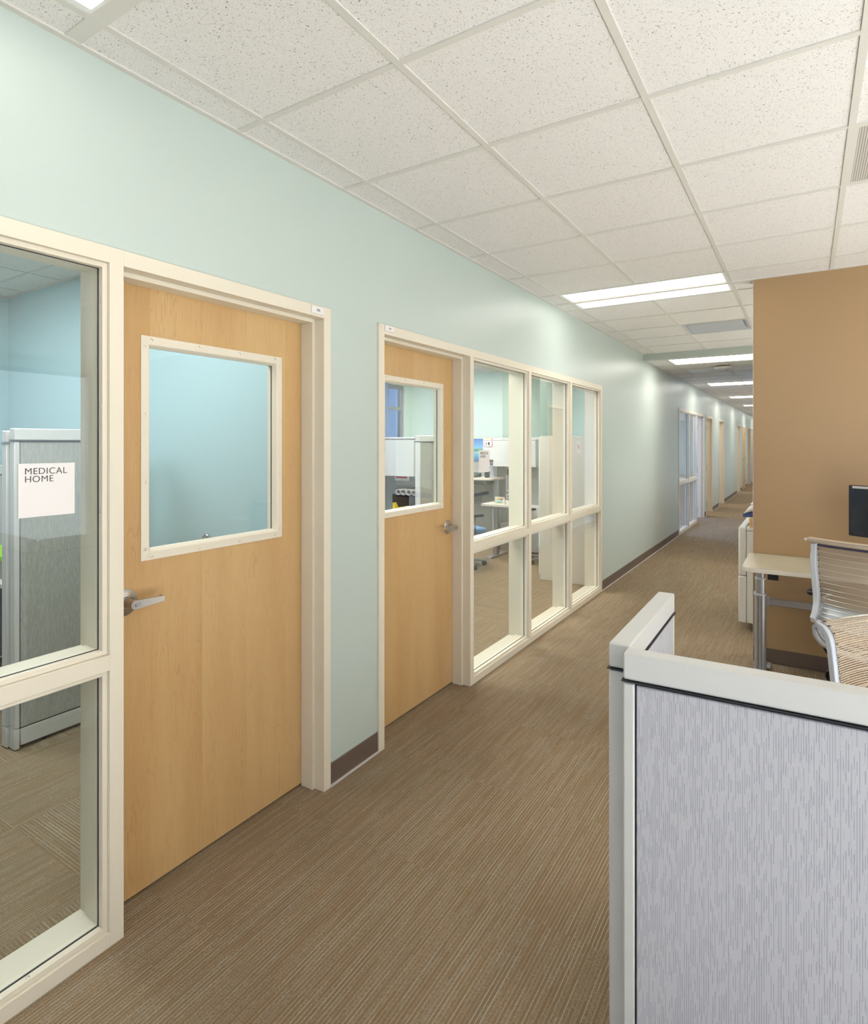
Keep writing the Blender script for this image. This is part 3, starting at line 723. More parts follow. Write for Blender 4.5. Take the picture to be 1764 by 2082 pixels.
# ------------------------------------------------------------------ signs on the frames and glass
def number_plate(y0, y1, z0, z1, num, label):
    t = thing('room_number_sign', label, 'sign', (FX, y0, z0))
    MB().box(0, .006, 0, y1 - y0, 0, z1 - z0).obj('plate', M['sign'], t, bevel=.0008)
    text('lettering', num, .0165, M['grey_ink'] if num == '187' else M['ink'], t, (.0064, (y1 - y0) * .52, (z1 - z0) * .32), (PI / 2, 0, PI / 2), 'CENTER')
number_plate(1.905, 1.982, 2.143, 2.175, '185', 'small white plate numbered 185 on the near door frame')
number_plate(2.441, 2.518, 2.148, 2.179, '187', 'small white plate numbered 187 on the second door frame')
def room_sign(y0, y1, z0, z1, label):
    t = thing('room_sign', label, 'sign', (-.0233, y0, z0)); W, H = y1 - y0, z1 - z0
    MB().box(0, .004, 0, W, 0, H).obj('plate', M['sign'], t, bevel=.0006)
    text('lettering', 'MEDICAL\nHOME', .0262, M['ink'], t, (.0044, W * .10, H * .80), (PI / 2, 0, PI / 2), spacing=1.08, line=.86, off=-.0002)
    mb = MB(); rr = random.Random(3)
    for k in range(13):
        if k == 7: continue
        for a in range(2):
            for b in range(3):
                if rr.random() < .5: mb.lathe([(0, .0007), (.0006, .0005), (.0008, 0)], 8, Matrix.Translation((.004, W * .11 + k * .0066 + a * .0024, H * .24 - b * .0024)) @ Matrix.Rotation(PI / 2, 4, 'Y'))
    mb.obj('braille', M['sign'], t)
room_sign(.775, .927, 1.358, 1.511, 'white MEDICAL HOME sign on the glass of the near sidelight')
room_sign(3.548, 3.700, 1.372, 1.524, 'white MEDICAL HOME sign on the first pane of the three bay window')

# ------------------------------------------------------------------ cubicle panels
def panel(name, label, L, H, loc, rz, clothm, group=None, posts=(True, True), T=.052, base=.10, glabel=None):
    """panel that runs along local x from the origin, faces local -y"""
    t = thing(name, label, 'cubicle panel', loc, rz, group)
    cap = .062
    MB().box(-.0, L, 0, T, H - cap, H).obj('top_cap', M['cap'], t, bevel=.005, seg=3)
    MB().box(-.004, L + .004, -.004, T + .004, H - cap - .0045, H - cap - .001).obj('reveal_strip', M['dark'], t, bevel=.002)
    for s, on in ((0, posts[0]), (1, posts[1])):
        if on: MB().box(s * (L - .026), s * (L - .026) + .026, 0, T, base + .012, H - cap - .007).obj('end_post', M['cap'], t, bevel=.004)
        if on: MB().box(s * (L - .026), s * (L - .026) + .026, 0, T, .006, base + .010).obj('foot_cover', M['cap'], t, bevel=.004)
    a = .030 if posts[0] else 0; b = L - (.030 if posts[1] else 0)
    MB().box(a - .003, b + .003, .008, T - .008, base, H - cap - .007).obj('core', M['dark'], t)
    MB().box(a, b, .002, .012, base + .012, H - cap - .0095).obj('fabric_face', clothm, t, bevel=.003)
    MB().box(a, b, T - .012, T - .002, base + .012, H - cap - .0095).obj('fabric_face', clothm, t, bevel=.003)
    MB().box(a, b, .002, T - .002, .02, base + .006).obj('base_rail', M['cap'], t, bevel=.003)
    for q in (.15, L - .15): MB().cyl((q, T / 2, 0), (q, T / 2, .03), .012, 12).obj('glide', M['dark'], t)
    return t
# foreground pair
panel('cubicle_panel', 'large light grey fabric cubicle panel filling the lower right foreground', 1.35, 1.07, (1.4700, 1.4350, 0), math.radians(2.2), M['cloth'])
ep = panel('cubicle_panel', 'short end panel running away from the camera, behind the foreground panel', .605, 1.07, (1.4710, 1.4965, 0), math.radians(90.3), M['cloth'])
MB().box(-.0080, 0, -.030, .006, .02, 1.0).obj('light_seal_strip', M['cap'], ep)  # strip added to stop light leaking between the panels
# blue office
panel('cubicle_panel', 'tall green grey panel behind the MEDICAL HOME sign of the near sidelight', .665, 1.647, (-1.548, 1.395, 0), math.radians(90), M['cloth_green'])
panel('cubicle_panel', 'tall panel edge showing left of the near green grey one', .66, 1.635, (-1.612, 1.385, 0), math.radians(90), M['cloth_green'])
panel('cubicle_panel', 'low dark panel at the left edge of the blue office', .67, 1.41, (-3.62, 1.93, 0), 0, M['cloth_green'])
dk = thing('office_desk', 'pale worktop with a dark underside at the left edge of the blue office', 'desk', (-3.62, 1.57, 0))
MB().box(0, 1.55, 0, .34, .715, .745).obj('worktop', M['edge'], dk, bevel=.006)
MB().box(.06, 1.49, .28, .31, .1, .71).obj('modesty_panel', plain('charcoal_board', srgb(60, 66, 74), .6), dk)
for a in (.02, 1.49): MB().box(a, a + .04, .03, .27, 0, .715).obj('leg', M['alu'], dk, bevel=.003)
oc = thing('document_tray', 'dark tray with a lime green folder on the worktop of the blue office', 'document tray', (-2.45, 1.72, .746))
MB().box(-.3, .28, -.1, .12, 0, .11).obj('tray', plain('taupe_box', srgb(150, 140, 122), .7), oc, bevel=.004)
MB().box(-.3, .28, -.1, .12, .111, .135).obj('lime_folder', plain('lime_card', srgb(150, 200, 40), .6), oc)

# door stop on the wall of the blue office
bs = thing('door_stop', 'round chrome wall bumper seen through the near door glass', 'door stop', (-1.109, 2.218, 1.012))
MB().lathe([(.030, 0), (.030, .012), (.024, .018), (.016, .020), (.012, .030), (0, .032)], 28, Matrix.Rotation(PI / 2, 4, 'X')).obj('bumper', M['steel'], bs, smooth=True)

# ------------------------------------------------------------------ desk by the brown wall
def rounded(x0, x1, y0, y1, r, n=8, corners=(1, 1, 1, 1)):
    pts = []
    for k, (cx, cy, a0) in enumerate(((x0, y0, PI), (x1, y0, 1.5 * PI), (x1, y1, 0), (x0, y1, .5 * PI))):
        if not corners[k]: pts.append((cx, cy)); continue
        ox = cx + (r if k in (0, 3) else -r); oy = cy + (r if k in (0, 1) else -r)
        pts += [(ox + r * math.cos(a0 + j * PI / 2 / n), oy + r * math.sin(a0 + j * PI / 2 / n)) for j in range(n + 1)]
    return pts
dk = thing('sit_stand_desk', 'pale laminate height adjustable desk with rounded corner against the caramel wall', 'desk', (1.485, 4.285, 0))
P1 = rounded(0, 1.75, 0, .60, .065, corners=(1, 1, 0, 0))
MB().prism(P1, 'z', .747, .775).obj('edge_band', M['edge'], dk, bevel=.003)
P2 = rounded(.002, 1.748, .002, .598, .063, corners=(1, 1, 0, 0))
t = NT('desk_top_laminate'); co = t.coords(); x_, y_, z_ = t.sep(co)
n_ = t.noise(t.comb(t.math('MULTIPLY', x_, 6.0), t.math('MULTIPLY', y_, 30.0), 0.0), 1.0, 4, .6)
t.fin(t.mix(t.ramp(n_, .3, .7), srgb(192, 183, 160), srgb(174, 166, 142)), .36)
MB().prism(P2, 'z', .775, .7762).obj('worktop', t.m, dk)
def oval(w, d, n=20): return [(w / 2 * math.copysign(abs(math.cos(a)) ** .6, math.cos(a)), d / 2 * math.copysign(abs(math.sin(a)) ** .6, math.sin(a))) for a in [2 * PI * k / n for k in range(n)]]
for lx in (.085, 1.62):
    lg = MB(); cy = .37
    for w_, d_, z0, z1 in ((.072, .10, .03, .545), (.060, .086, .545, .650), (.050, .074, .650, .747)):
        lg.prism([(lx + a, cy + b) for a, b in oval(w_, d_)], 'z', z0, z1)
    l = lg.obj('leg', M['alu'], dk, bevel=.0015)
    for w_, d_, z_ in ((.079, .106, .536), (.067, .092, .642)):
        MB().prism([(lx + a, cy + b) for a, b in oval(w_, d_)], 'z', z_, z_ + .010).obj('collar', M['alu_l'], l, bevel=.001)
    for s in (-1, 1): MB().box(lx + s * .010 - .0012, lx + s * .010 + .0012, cy - .0515, cy - .0495, .04, .53).obj('groove', M['dark'], l)
    MB().prism([(lx - .036, .06), (lx + .036, .06), (lx + .036, .55), (lx - .036, .55)], 'z', .004, .032).obj('foot', M['alu'], dk, bevel=.006)
    MB().cyl((lx + .048, cy + .05, .05), (lx + .048, cy - .01, .05), .012, 12).obj('levelling_knob', M['alu_l'], dk)
MB().prism([(.455, .447), (.461, .443), (.475, .443), (.475, .494), (.461, .494), (.455, .490)], 'x', .12, 1.585).obj('cross_beam', M['alu'], dk, bevel=.002)
MB().box(.116, .135, .45, .48, .436, .502).obj('beam_bracket', M['alu'], dk, bevel=.002)
MB().prism([(.145, .020), (.205, .020), (.205, .075), (.145, .075)], 'z', .708, .747).obj('control_switch', M['black'], dk, bevel=.003)

mo = thing('computer_monitor', 'black flat screen monitor on the desk at the right edge of the picture', 'monitor', (2.285, 4.50, .7762), math.radians(-34))
MB().box(-.262, .262, -.012, .030, .205, .528).obj('housing', M['black'], mo, bevel=.006, seg=3)
MB().box(-.240, .240, -.0135, -.010, .235, .506).obj('screen', M['screen'], mo)
MB().box(-.236, -.02, -.0136, -.0115, .509, .5235).obj('model_sticker', M['toe'], mo)
MB().box(-.03, .03, .012, .03, .03, .24).obj('neck', M['black'], mo, bevel=.004)
MB().prism([(.13 * math.cos(a), .10 * math.sin(a)) for a in [2 * PI * k / 32 for k in range(32)]], 'z', 0, .014).obj('stand', M['black'], mo, bevel=.004)

# ------------------------------------------------------------------ office chairs
def sheet(name, mat, parent, fn, nu, nv, thick=0.0):
    """fn(u,v) -> point; UV is laid out in metres along the sheet"""
    P = [[Vector(fn(i / nu, j / nv)) for j in range(nv + 1)] for i in range(nu + 1)]
    bm = bmesh.new(); uvl = bm.loops.layers.uv.new('uv')
    V = [[bm.verts.new(p) for p in r] for r in P]
    mu = nu // 2; acc = [0.0]
    for j in range(nv): acc.append(acc[-1] + (P[mu][j + 1] - P[mu][j]).length)
    def uv(i, j):
        return ((P[i][j] - P[mu][j]).length * (1 if i > mu else -1) + 2.0, acc[j] + 2.0)
    for i in range(nu):
        for j in range(nv):
            f = bm.faces.new((V[i][j], V[i + 1][j], V[i + 1][j + 1], V[i][j + 1])); f.smooth = True
            for lp, (a, b) in zip(f.loops, ((i, j), (i + 1, j), (i + 1, j + 1), (i, j + 1))): lp[uvl].uv = uv(a, b)
    me = bpy.data.meshes.new(name); bm.to_mesh(me); bm.free(); me.materials.append(mat)
    o = bpy.data.objects.new(name, me); C.objects.link(o); o.parent = parent
    if thick:
        m = o.modifiers.new('solid', 'SOLIDIFY'); m.thickness = thick; m.offset = 0
    return o
M['knit'] = knit('sand_knit', srgb(192, 175, 156), .0056, .28)
M['knit_b'] = knit('coarse_sand_knit', srgb(196, 174, 148), .0072, .31)
M['knit_roll'] = knit('sand_knit_dense', srgb(214, 194, 170), .0056, .20)
PROF = [(-.262, 1.012), (-.252, .96), (-.238, .90), (-.222, .83), (-.205, .76), (-.195, .705), (-.197, .655), (-.215, .61), (-.245, .575), (-.275, .555)]
PROF_B = [(-.36, 1.050), (-.33, 1.046), (-.302, 1.018), (-.288, .96), (-.275, .88), (-.25, .80), (-.225, .72), (-.22, .66), (-.235, .61), (-.275, .56)]
def prof(q, PROF=PROF):
    n = len(PROF) - 1; f = max(0, min(n - 1e-6, q * n)); i = int(f); k = f - i
    p0, p1, p2, p3 = PROF[max(i - 1, 0)], PROF[i], PROF[i + 1], PROF[min(i + 2, n)]
    h = lambda a, b, c, d: .5 * (2 * b + (c - a) * k + (2 * a - 5 * b + 4 * c - d) * k * k + (-a + 3 * b - 3 * c + d) * k ** 3)
    return h(p0[0], p1[0], p2[0], p3[0]), h(p0[1], p1[1], p2[1], p3[1])
def chair(label, loc, rz, rolled=True):
    prof = (lambda q: globals()['prof'](q)) if rolled else (lambda q: globals()['prof'](q, PROF_B))
    t = thing('office_chair', label, 'office chair', loc, rz, None)
    hw = lambda q: .222 + .012 * math.sin(q * PI) + .004 * q
    sag = lambda x: -.045 * (1 - (x / .24) ** 2)
    for s in (-1, 1):
        mb = MB(); n = 22; L = []
        for k in range(n + 1):
            q = k / n; y, z = prof(q); y2, z2 = prof(min(1, q + .01)); y1, z1 = prof(max(0, q - .01))
            tx, tz = y2 - y1, z2 - z1; ln = math.hypot(tx, tz); ny, nz = tz / ln, -tx / ln      # rearward normal
            wd = .046 if q > .1 else .034
            if not rolled: wd = .026
            xo = s * (hw(q) + (.020 if rolled else .012)); xi = s * (hw(q) - .008)
            L.append([mb.bm.verts.new(p) for p in ((xo, y - ny * -.006, z - nz * -.006), (xo - s * .003, y + ny * wd, z + nz * wd), (xi, y + ny * wd * .8, z + nz * wd * .8), (xi, y - ny * -.006, z - nz * -.006))])
        for k in range(n):
            for j in range(4): mb.bm.faces.new((L[k][j], L[k][(j + 1) % 4], L[k + 1][(j + 1) % 4], L[k + 1][j]))
        mb.bm.faces.new(L[0]); mb.bm.faces.new(L[-1][::-1])
        fr = mb.obj('back_frame', M['alu_l'], t, bevel=.003, seg=3)
        if rolled:
            MB().tube([(s * hw(.05), prof(.02)[0], prof(.02)[1])] + [(s * (hw(0) + .004), -.262 - .040 * math.sin(a), 1.036 - .024 * math.cos(a)) for a in (0.35, .8, 1.25, 1.55)], .009, 10).obj('roll_bracket', M['alu_l'], t, smooth=True)
        else:
            X = s * (hw(0) + .006)
            MB().tube([(X, -.358, 1.044), (X, -.368, 1.026), (X, -.364, 1.006), (X, -.345, .990), (X, -.322, .984), (X, -.300, .984)], [.006, .009, .010, .010, .009, .008], 12, up=(1, 0, 0)).obj('back_bracket', M['alu'], t, smooth=True)
            MB().tube([(X, -.344, 1.034), (X, -.350, 1.020), (X, -.342, 1.008), (X, -.328, 1.000)], .004, 8, up=(1, 0, 0)).obj('bracket_rib', M['alu_l'], t, smooth=True)
        for k in range(15):
            q = .08 + k * .062; y, z = prof(q); MB().box(s * (hw(q) - .0115), s * (hw(q) - .0075), y - .012, y - .004, z - .0025, z + .0025).obj('wire_slot', M['black'], fr)
    # knit back, from the roll down to the lumbar plate
    def back(u, v):
        q = v * (.66 if rolled else .74); y, z = prof(q); x = (u * 2 - 1) * (hw(q) - .004); return (x, y + sag(x) * min(1, q * 3 + .2), z)
    sheet('back_knit', M['knit'] if rolled else M['knit_b'], t, back, 24, 24)
    if rolled:
        # rolled top edge
        def roll(u, v):
            x = (u * 2 - 1) * .262; c = sag(x) * .75; a = -PI * .35 + v * 2 * PI * .98
            r = .015 if abs(x) < .245 else .015 - .007 * (abs(x) - .245) / .017
            return (x, -.268 - .020 + c + 1.5 * r * math.sin(a), 1.028 + r * math.cos(a))
        sheet('top_roll', M['knit_roll'], t, roll, 30, 20)
        sheet('roll_core', M['alu_l'], t, lambda u, v: (roll(u, v)[0] * .985, -.288 + sag(roll(u, v)[0]) * .75 + (roll(u, v)[1] + .288 - sag(roll(u, v)[0]) * .75) * .86, 1.028 + (roll(u, v)[2] - 1.028) * .86), 30, 20)
        for s in (-1, 1):
            MB().lathe([(0, -.006), (.005, -.003), (.0055, 0), (.005, .003), (0, .006)], 12, Matrix.Translation((s * .266, -.290, 1.026)) @ Matrix.Scale(1.6, 4)).obj('end_cap', M['plastic'], t, smooth=True)
        MB().tube([((k / 12 * 2 - 1) * .225, -.262 + sag((k / 12 * 2 - 1) * .225) * .6, 1.000) for k in range(13)], .007, 8).obj('top_rail', plain('dusk_rail', srgb(70, 68, 92), .5), t, smooth=True)
    for k in range(15):
        q = .10 + k * .060; y, z = prof(q); L = []
        for j in range(11):
            x = (j / 5 - 1) * (hw(q) - .006); L.append((x, y + sag(x) * .98 - .007, z))
        MB().tube(L, .0016, 6).obj('flexor_wire', M['screw'], t, smooth=True)
    sheet('lumbar_plate', M['alu_l'], t, lambda u, v: ((u * 2 - 1) * (hw(.8) - .012), prof(.60 + v * .40)[0] + sag((u * 2 - 1) * .22) + .012, prof(.60 + v * .40)[1]), 12, 12, .004)
    # seat
    def seat(u, v):
        x = (u * 2 - 1) * .245; y = -.20 + v * .46
        z = .475 - .012 * (1 - (x / .245) ** 2) - .010 * math.sin(v * PI) - (max(0, v - .82) / .18) ** 2 * .045 + .010 * (abs(x) / .245) ** 6
        return (x * (1 - .10 * max(0, v - .7)), y, z)
    sheet('seat_knit', M['knit'], t, seat, 20, 20)
    sheet('seat_pan', M['alu_l'], t, lambda u, v: tuple(a + b for a, b in zip(seat(.03 + u * .94, v), (0, 0, -.022))), 16, 16, .012)
    for s in (-1, 1):
        MB().tube([(s * .25, -.21 + k * .046, .468 - (max(0, k - 8) / 2) ** 2 * .03) for k in range(11)], .010, 8).obj('seat_rail', M['alu_l'], t, smooth=True)
    MB().tube([(-.21, -.262, .575), (-.20, -.30, .50), (-.14, -.27, .43), (0, -.20, .40), (.14, -.27, .43), (.20, -.30, .50), (.21, -.262, .575)], .017, 12).obj('back_support', M['alu_l'], t, smooth=True)
    MB().prism(rounded(-.09, .09, -.20, .14, .04), 'z', .375, .435).obj('mechanism', M['alu'], t, bevel=.008)
    # arms
    for s in (-1, 1):
        MB().tube([(s * .12, -.02, .41), (s * .25, -.02, .42), (s * .295, -.02, .47), (s * .305, -.01, .62), (s * .305, .0, .668)], [.016, .018, .02, .019, .024], 12).obj('arm_post', M['alu_l'], t, smooth=True)
        MB().prism([(s * .305 + a, -.01 + b) for a, b in rounded(-.042, .042, -.12, .13, .038)], 'z', .674, .700).obj('arm_pad', M['black'], t, bevel=.008, seg=3)
        MB().prism([(s * .305 + a, -.01 + b) for a, b in rounded(-.036, .036, -.06, .07, .03)], 'z', .660, .674).obj('arm_plate', M['alu_l'], t, bevel=.003)
    MB().lathe([(0, .10), (.030, .10), (.030, .25), (.018, .25), (.018, .38), (0, .38)], 24).obj('gas_column', M['black'], t, smooth=True)
    for k in range(5):
        a = 2 * PI * k / 5 + .3; c, s = math.cos(a), math.sin(a)
        lg = MB().tube([(c * .02, s * .02, .115), (c * .16, s * .16, .10), (c * .29, s * .29, .072)], [.026, .021, .014], 10, flat=.7).obj('base_leg', M['black'], t, smooth=True)
        w_ = MB()
        for q in (-1, 1):
            ox, oy = -s * .014 * q, c * .014 * q
            w_.tube([(c * .29 + ox - s * .008 * q, s * .29 + oy + c * .008 * q, .028), (c * .29 + ox + s * .006 * q, s * .29 + oy - c * .006 * q, .028)], .027, 16)
        w_.obj('caster', M['black'], lg, smooth=True)
    return t
chair('light grey office chair with open sand knit back, pulled up to the desk', (2.195, 4.14, 0), math.radians(-24))
chair('light grey sand knit office chair just behind the foreground panel, turned towards the camera', (2.280, 1.985, 0), math.radians(-135), False)

bag = thing('rolling_bag', 'navy bag with a black mesh pocket on a wheeled black frame under the desk', 'bag', (2.08, 4.60, 0))
MB().prism([(-.10, .16), (.14, .13), (.15, .44), (-.10, .46)], 'y', -.09, .10).obj('bag_body', M['navy'], bag, bevel=.02, seg=3)
MB().prism([(-.155, .27), (-.095, .165), (-.095, .42), (-.14, .40)], 'y', -.085, .08).obj('mesh_pocket', knit('black_mesh', srgb(26, 22, 22), .006, .30), bag)
for s in (-1, 1):
    MB().tube([(-.075, s * .07, .16), (-.09, s * .07, .08), (-.07, s * .07, .03), (.10, s * .07, .03)], .012, 10).obj('frame_tube', M['black'], bag, smooth=True)
    MB().tube([(-.095, s * .088, .045), (-.095, s * .108, .045)], .045, 20).obj('wheel', M['black'], bag, bevel=.004)

# ------------------------------------------------------------------ copier in the alcove
cp = thing('photocopier', 'white office photocopier with a blue scanner deck standing behind the brown wall', 'photocopier', (1.355, 5.60, 0))
MB().box(.062, .62, 0, .95, .07, .835).obj('cabinet', M['copier'], cp, bevel=.006)
MB().box(0, .060, 0.0, .95, .46, .868).obj('front_cover', M['copier'], cp, bevel=.012, seg=3)
MB().box(0, .060, 0.0, .95, .07, .457).obj('paper_drawer', M['copier'], cp, bevel=.006)
MB().box(.062, .62, .0, .95, .838, .868).obj('top_plate', M['copier'], cp, bevel=.006)
MB().box(.165, .30, -.006, -.0005, .30, .80).obj('side_recess', plain('smoky_tray', srgb(120, 134, 132), .35), cp, bevel=.003)
MB().box(.150, .305, -.022, 0, .800, .830).obj('recess_grip', M['plastic'], cp, bevel=.006)
for z in (.80, .13): MB().cyl((.135, -.003, z), (.135, .0, z), .006, 12).obj('side_screw', M['alu'], cp)
MB().box(.09, .62, .06, .85, .868, .960).obj('riser', M['copier'], cp, bevel=.008)
MB().prism([(.028, .948), (.62, .948), (.62, 1.02), (.12, 1.005), (.028, .975)], 'y', .05, .90).obj('scanner_deck', M['blue'], cp, bevel=.006)
MB().prism([(.035, .978), (.12, 1.008), (.62, 1.022), (.62, 1.10), (.20, 1.075), (.10, 1.05), (.06, 1.015)], 'y', .03, .89).obj('document_feeder', M['copier'], cp, bevel=.012, seg=3)
MB().box(.08, .18, -.02 + .12, .70, 1.050, 1.054).obj('control_panel', M['alu'], cp)
for x, y in ((.15, .06), (.55, .06), (.15, .88), (.55, .88)): MB().lathe([(0, 0), (.034, .004), (.036, .018), (.02, .03), (.014, .07), (0, .07)], 20, Matrix.Translation((x, y, 0))).obj('foot', M['plastic'], cp, smooth=True)
cb = thing('small_carton', 'small tan carton sitting on the copier beside the brown wall', 'box', (1.435, 5.600, .869))
MB().box(0, .17, 0, .045, 0, .078).obj('carton', M['cardboard'], cb, bevel=.002)
for k in range(3): MB().box(.012, .09, -.0006, 0, .022 + k * .014, .026 + k * .014).obj('print_line', plain('tan_print', srgb(170, 122, 76), .7), cb)

# ------------------------------------------------------------------ green office: cubicles behind the door glass
panel('cubicle_panel', 'grey green cubicle panel end seen at the right of the second door glass', .9, 1.65, (-1.395, 4.90, 0), math.radians(90), M['cloth_green'])
panel('cubicle_panel', 'panel behind the white overhead bin of the second door glass', 1.86, 1.60, (-3.35, 5.36, 0), 0, M['cloth_green'])
ob = thing('overhead_bin', 'white overhead storage bin seen through the second door glass', 'overhead bin', (-3.0, 4.91, 1.237))
MB().box(0, 1.545, 0, .40, 0, .375).obj('bin_shell', M['cap'], ob, bevel=.004)
MB().box(.003, 1.542, -.016, -.001, .0, .365).obj('bin_door', M['cap'], ob, bevel=.004)
MB().box(0, 1.545, -.014, .40, .378, .395).obj('bin_top', M['cap'], ob, bevel=.004)
dk = thing('office_desk', 'corner worktop behind the second door glass', 'desk', (-3.0, 4.80, 0))
MB().box(0, 1.53, 0, .52, .715, .745).obj('worktop', M['edge'], dk, bevel=.004)
for x in (.05, 1.46): MB().box(x, x + .03, .05, .5, 0, .715).obj('leg', M['alu'], dk)
sh = thing('shelf_tray', 'dark wire shelf holding paper rolls behind the second door glass', 'shelf', (-1.80, 5.00, .746))
MB().box(0, .34, 0, .30, .29, .296).obj('shelf_plate', M['dark'], sh)
for x in (0, .335): MB().box(x, x + .005, .0, .3, 0, .29).obj('side_wire', M['dark'], sh)
for k in range(4):
    x = -1.76 + k * .066; z = 1.0425 + .030
    r = tag(MB().obj('x', None), None) if False else None
    t = thing('paper_roll', ['leftmost', 'second', 'third', 'rightmost'][k] + ' of the four rolled white papers behind the second door glass', 'paper roll', (x + .08, 4.93, z + .0), group='rolled papers on the wire shelf')
    mb = MB(); n = 24; ring = []
    for rr in (.030, .027):
        ring.append([[mb.bm.verts.new((rr * math.cos(2 * PI * j / n), yy, rr * math.sin(2 * PI * j / n))) for j in range(n)] for yy in (0, .33)])
    for j in range(n):
        j2 = (j + 1) % n
        mb.bm.faces.new((ring[0][0][j], ring[0][0][j2], ring[0][1][j2], ring[0][1][j])); mb.bm.faces.new((ring[1][0][j], ring[1][0][j2], ring[1][1][j2], ring[1][1][j]))
        mb.bm.faces.new((ring[0][0][j], ring[0][0][j2], ring[1][0][j2], ring[1][0][j])); mb.bm.faces.new((ring[0][1][j], ring[0][1][j2], ring[1][1][j2], ring[1][1][j]))
    mb.obj('roll', M['plastic'], t, smooth=True)
yb = thing('yellow_box', 'yellow carton with a blue label on the worktop behind the second door glass', 'box', (-1.745, 4.93, .746))
MB().prism([(0, 0), (.14, 0), (.0, .215)], 'y', 0, .06).obj('front_flap', M['yellow'], yb)
MB().box(0, .16, .06, .17, 0, .16).obj('carton', M['yellow'], yb)
MB().box(.015, .085, -.001, 0, .06, .10).obj('label', plain('label_blue', srgb(60, 80, 170), .5), yb)
dv = thing('tape_dispenser', 'pale round roll of tape beside the yellow carton', 'tape roll', (-1.555, 4.925, .86))
MB().lathe([(.022, -.02), (.05, -.02), (.05, .02), (.022, .02), (.022, -.02)], 28, Matrix.Rotation(PI / 2, 4, 'X')).obj('tape', plain('tape_grey', srgb(190, 200, 196), .4), dv, smooth=True)
MB().box(-.03, .03, -.03, .03, -.113, -.05).obj('stand', M['alu'], dv)
bx = thing('small_carton', 'small brown carton on the worktop right of the yellow carton', 'box', (-1.52, 4.82, .746))
MB().box(0, .10, 0, .06, 0, .20).obj('carton', M['cardboard'], bx, bevel=.002)
ps = thing('posted_notice', 'white notice with red print low at the left of the second door glass', 'notice', (-2.02, 5.345, 1.10))
MB().box(0, .20, 0, .004, .06, .15).obj('card', M['sign'], ps)
MB().box(.02, .17, -.001, 0, .085, .125).obj('red_print', M['red'], ps)

# ------------------------------------------------------------------ green office: workstation seen through the first bay
panel('cubicle_panel', 'sage cubicle panel behind the posters of the three bay window', 2.3, 1.66, (-3.35, 8.28, 0), 0, M['cloth_green'])
ob = thing('overhead_bin', 'pale overhead bin with photos on it behind the first bay', 'overhead bin', (-2.27, 7.98, 1.228))
MB().box(0, .85, 0, .28, 0, .40).obj('bin_shell', M['cap'], ob, bevel=.004)
MB().box(0.003, .847, -.016, -.001, 0, .385).obj('bin_door', M['cap'], ob, bevel=.004)
MB().box(0, .85, -.016, .28, .388, .402).obj('bin_top', M['cap'], ob, bevel=.003)
def card(name, label, x, y, z, wd, ht, mat, patches=(), cat='poster', rz=0, group=None, border=.0):
    t = thing(name, label, cat, (x, y, z), rz, group)
    MB().box(0, wd, 0, .003, 0, ht).obj('sheet', mat, t)
    for nm, a, b, c, d, col in patches:
        MB().box(a * wd, b * wd, -.0012, -.0002, c * ht, d * ht).obj(nm, plain(nm + '_ink', srgb(*col), .6), t)
    return t
sky = NT('lake_print'); _, _, zz = sky.sep(sky.coords('Generated'))
cr = sky.node('ShaderNodeValToRGB'); sky.set(cr.inputs[0], zz); e = cr.color_ramp
e.elements[0].color = srgb(50, 88, 150); e.elements[1].color = srgb(66, 116, 190)
for pz, cc in ((.25, (90, 160, 190)), (.42, (140, 196, 200)), (.47, (60, 100, 60)), (.53, (110, 160, 130)), (.6, (120, 180, 220))):
    q = e.elements.new(pz); q.color = srgb(*cc)
sky.fin(cr.outputs[0], .5)
card('poster', 'blue lake calendar picture pinned up behind the first bay', -2.62, 8.272, 1.29, .195, .355, sky.m)
card('poster', 'cream flyer with an orange figure and red base line', -2.42, 8.268, 1.44, .145, .21, plain('cream_print', srgb(236, 220, 190), .6), [('orange_figure', .25, .75, .25, .8, (226, 150, 84)), ('red_line', 0, 1, .0, .06, (220, 60, 60))])
card('sticky_note', 'pale yellow sticky note on the orange flyer', -2.415, 8.262, 1.56, .095, .09, plain('note_yellow', srgb(240, 240, 160), .6), cat='sticky note')
card('poster', 'long pale flyer with pink specks along the top of the panel', -2.30, 8.266, 1.612, .27, .045, plain('blush_print', srgb(232, 216, 206), .6), [('pink_spot', .05, .2, .2, .8, (226, 120, 120)), ('grey_word', .75, .98, .2, .7, (170, 160, 150))])
card('snapshot', 'small pink edged cartoon print on the bin door', -2.245, 7.955, 1.525, .135, .088, plain('pink_edge', srgb(232, 150, 176), .6), [('white_field', .08, .92, .06, .94, (238, 240, 244)), ('dark_figure', .22, .36, .25, .7, (60, 64, 70)), ('green_figure', .5, .7, .2, .75, (120, 150, 130))], 'photo')
card('snapshot', 'group snapshot at the lower left of the bin door', -2.235, 7.955, 1.232, .150, .105, plain('photo_edge', srgb(230, 226, 224), .5), [('dark_hair', .06, .95, .55, .93, (96, 70, 60)), ('warm_faces', .2, .7, .35, .7, (214, 150, 110)), ('blue_shirt', .6, .92, .08, .5, (50, 80, 130)), ('dark_shirt', .12, .5, .08, .4, (60, 44, 46))], 'photo')
card('posted_list', 'white printed list with a yellow note below the overhead bin', -2.03, 8.262, .83, .40, .38, plain('list_white', srgb(222, 216, 218), .6), [('print_column', .05, .28, .1, .9, (180, 170, 184)), ('print_column', .36, .6, .1, .9, (180, 170, 184)), ('print_column', .68, .95, .1, .9, (188, 160, 172)), ('yellow_note', .02, .22, .7, .95, (196, 190, 120))], 'notice')
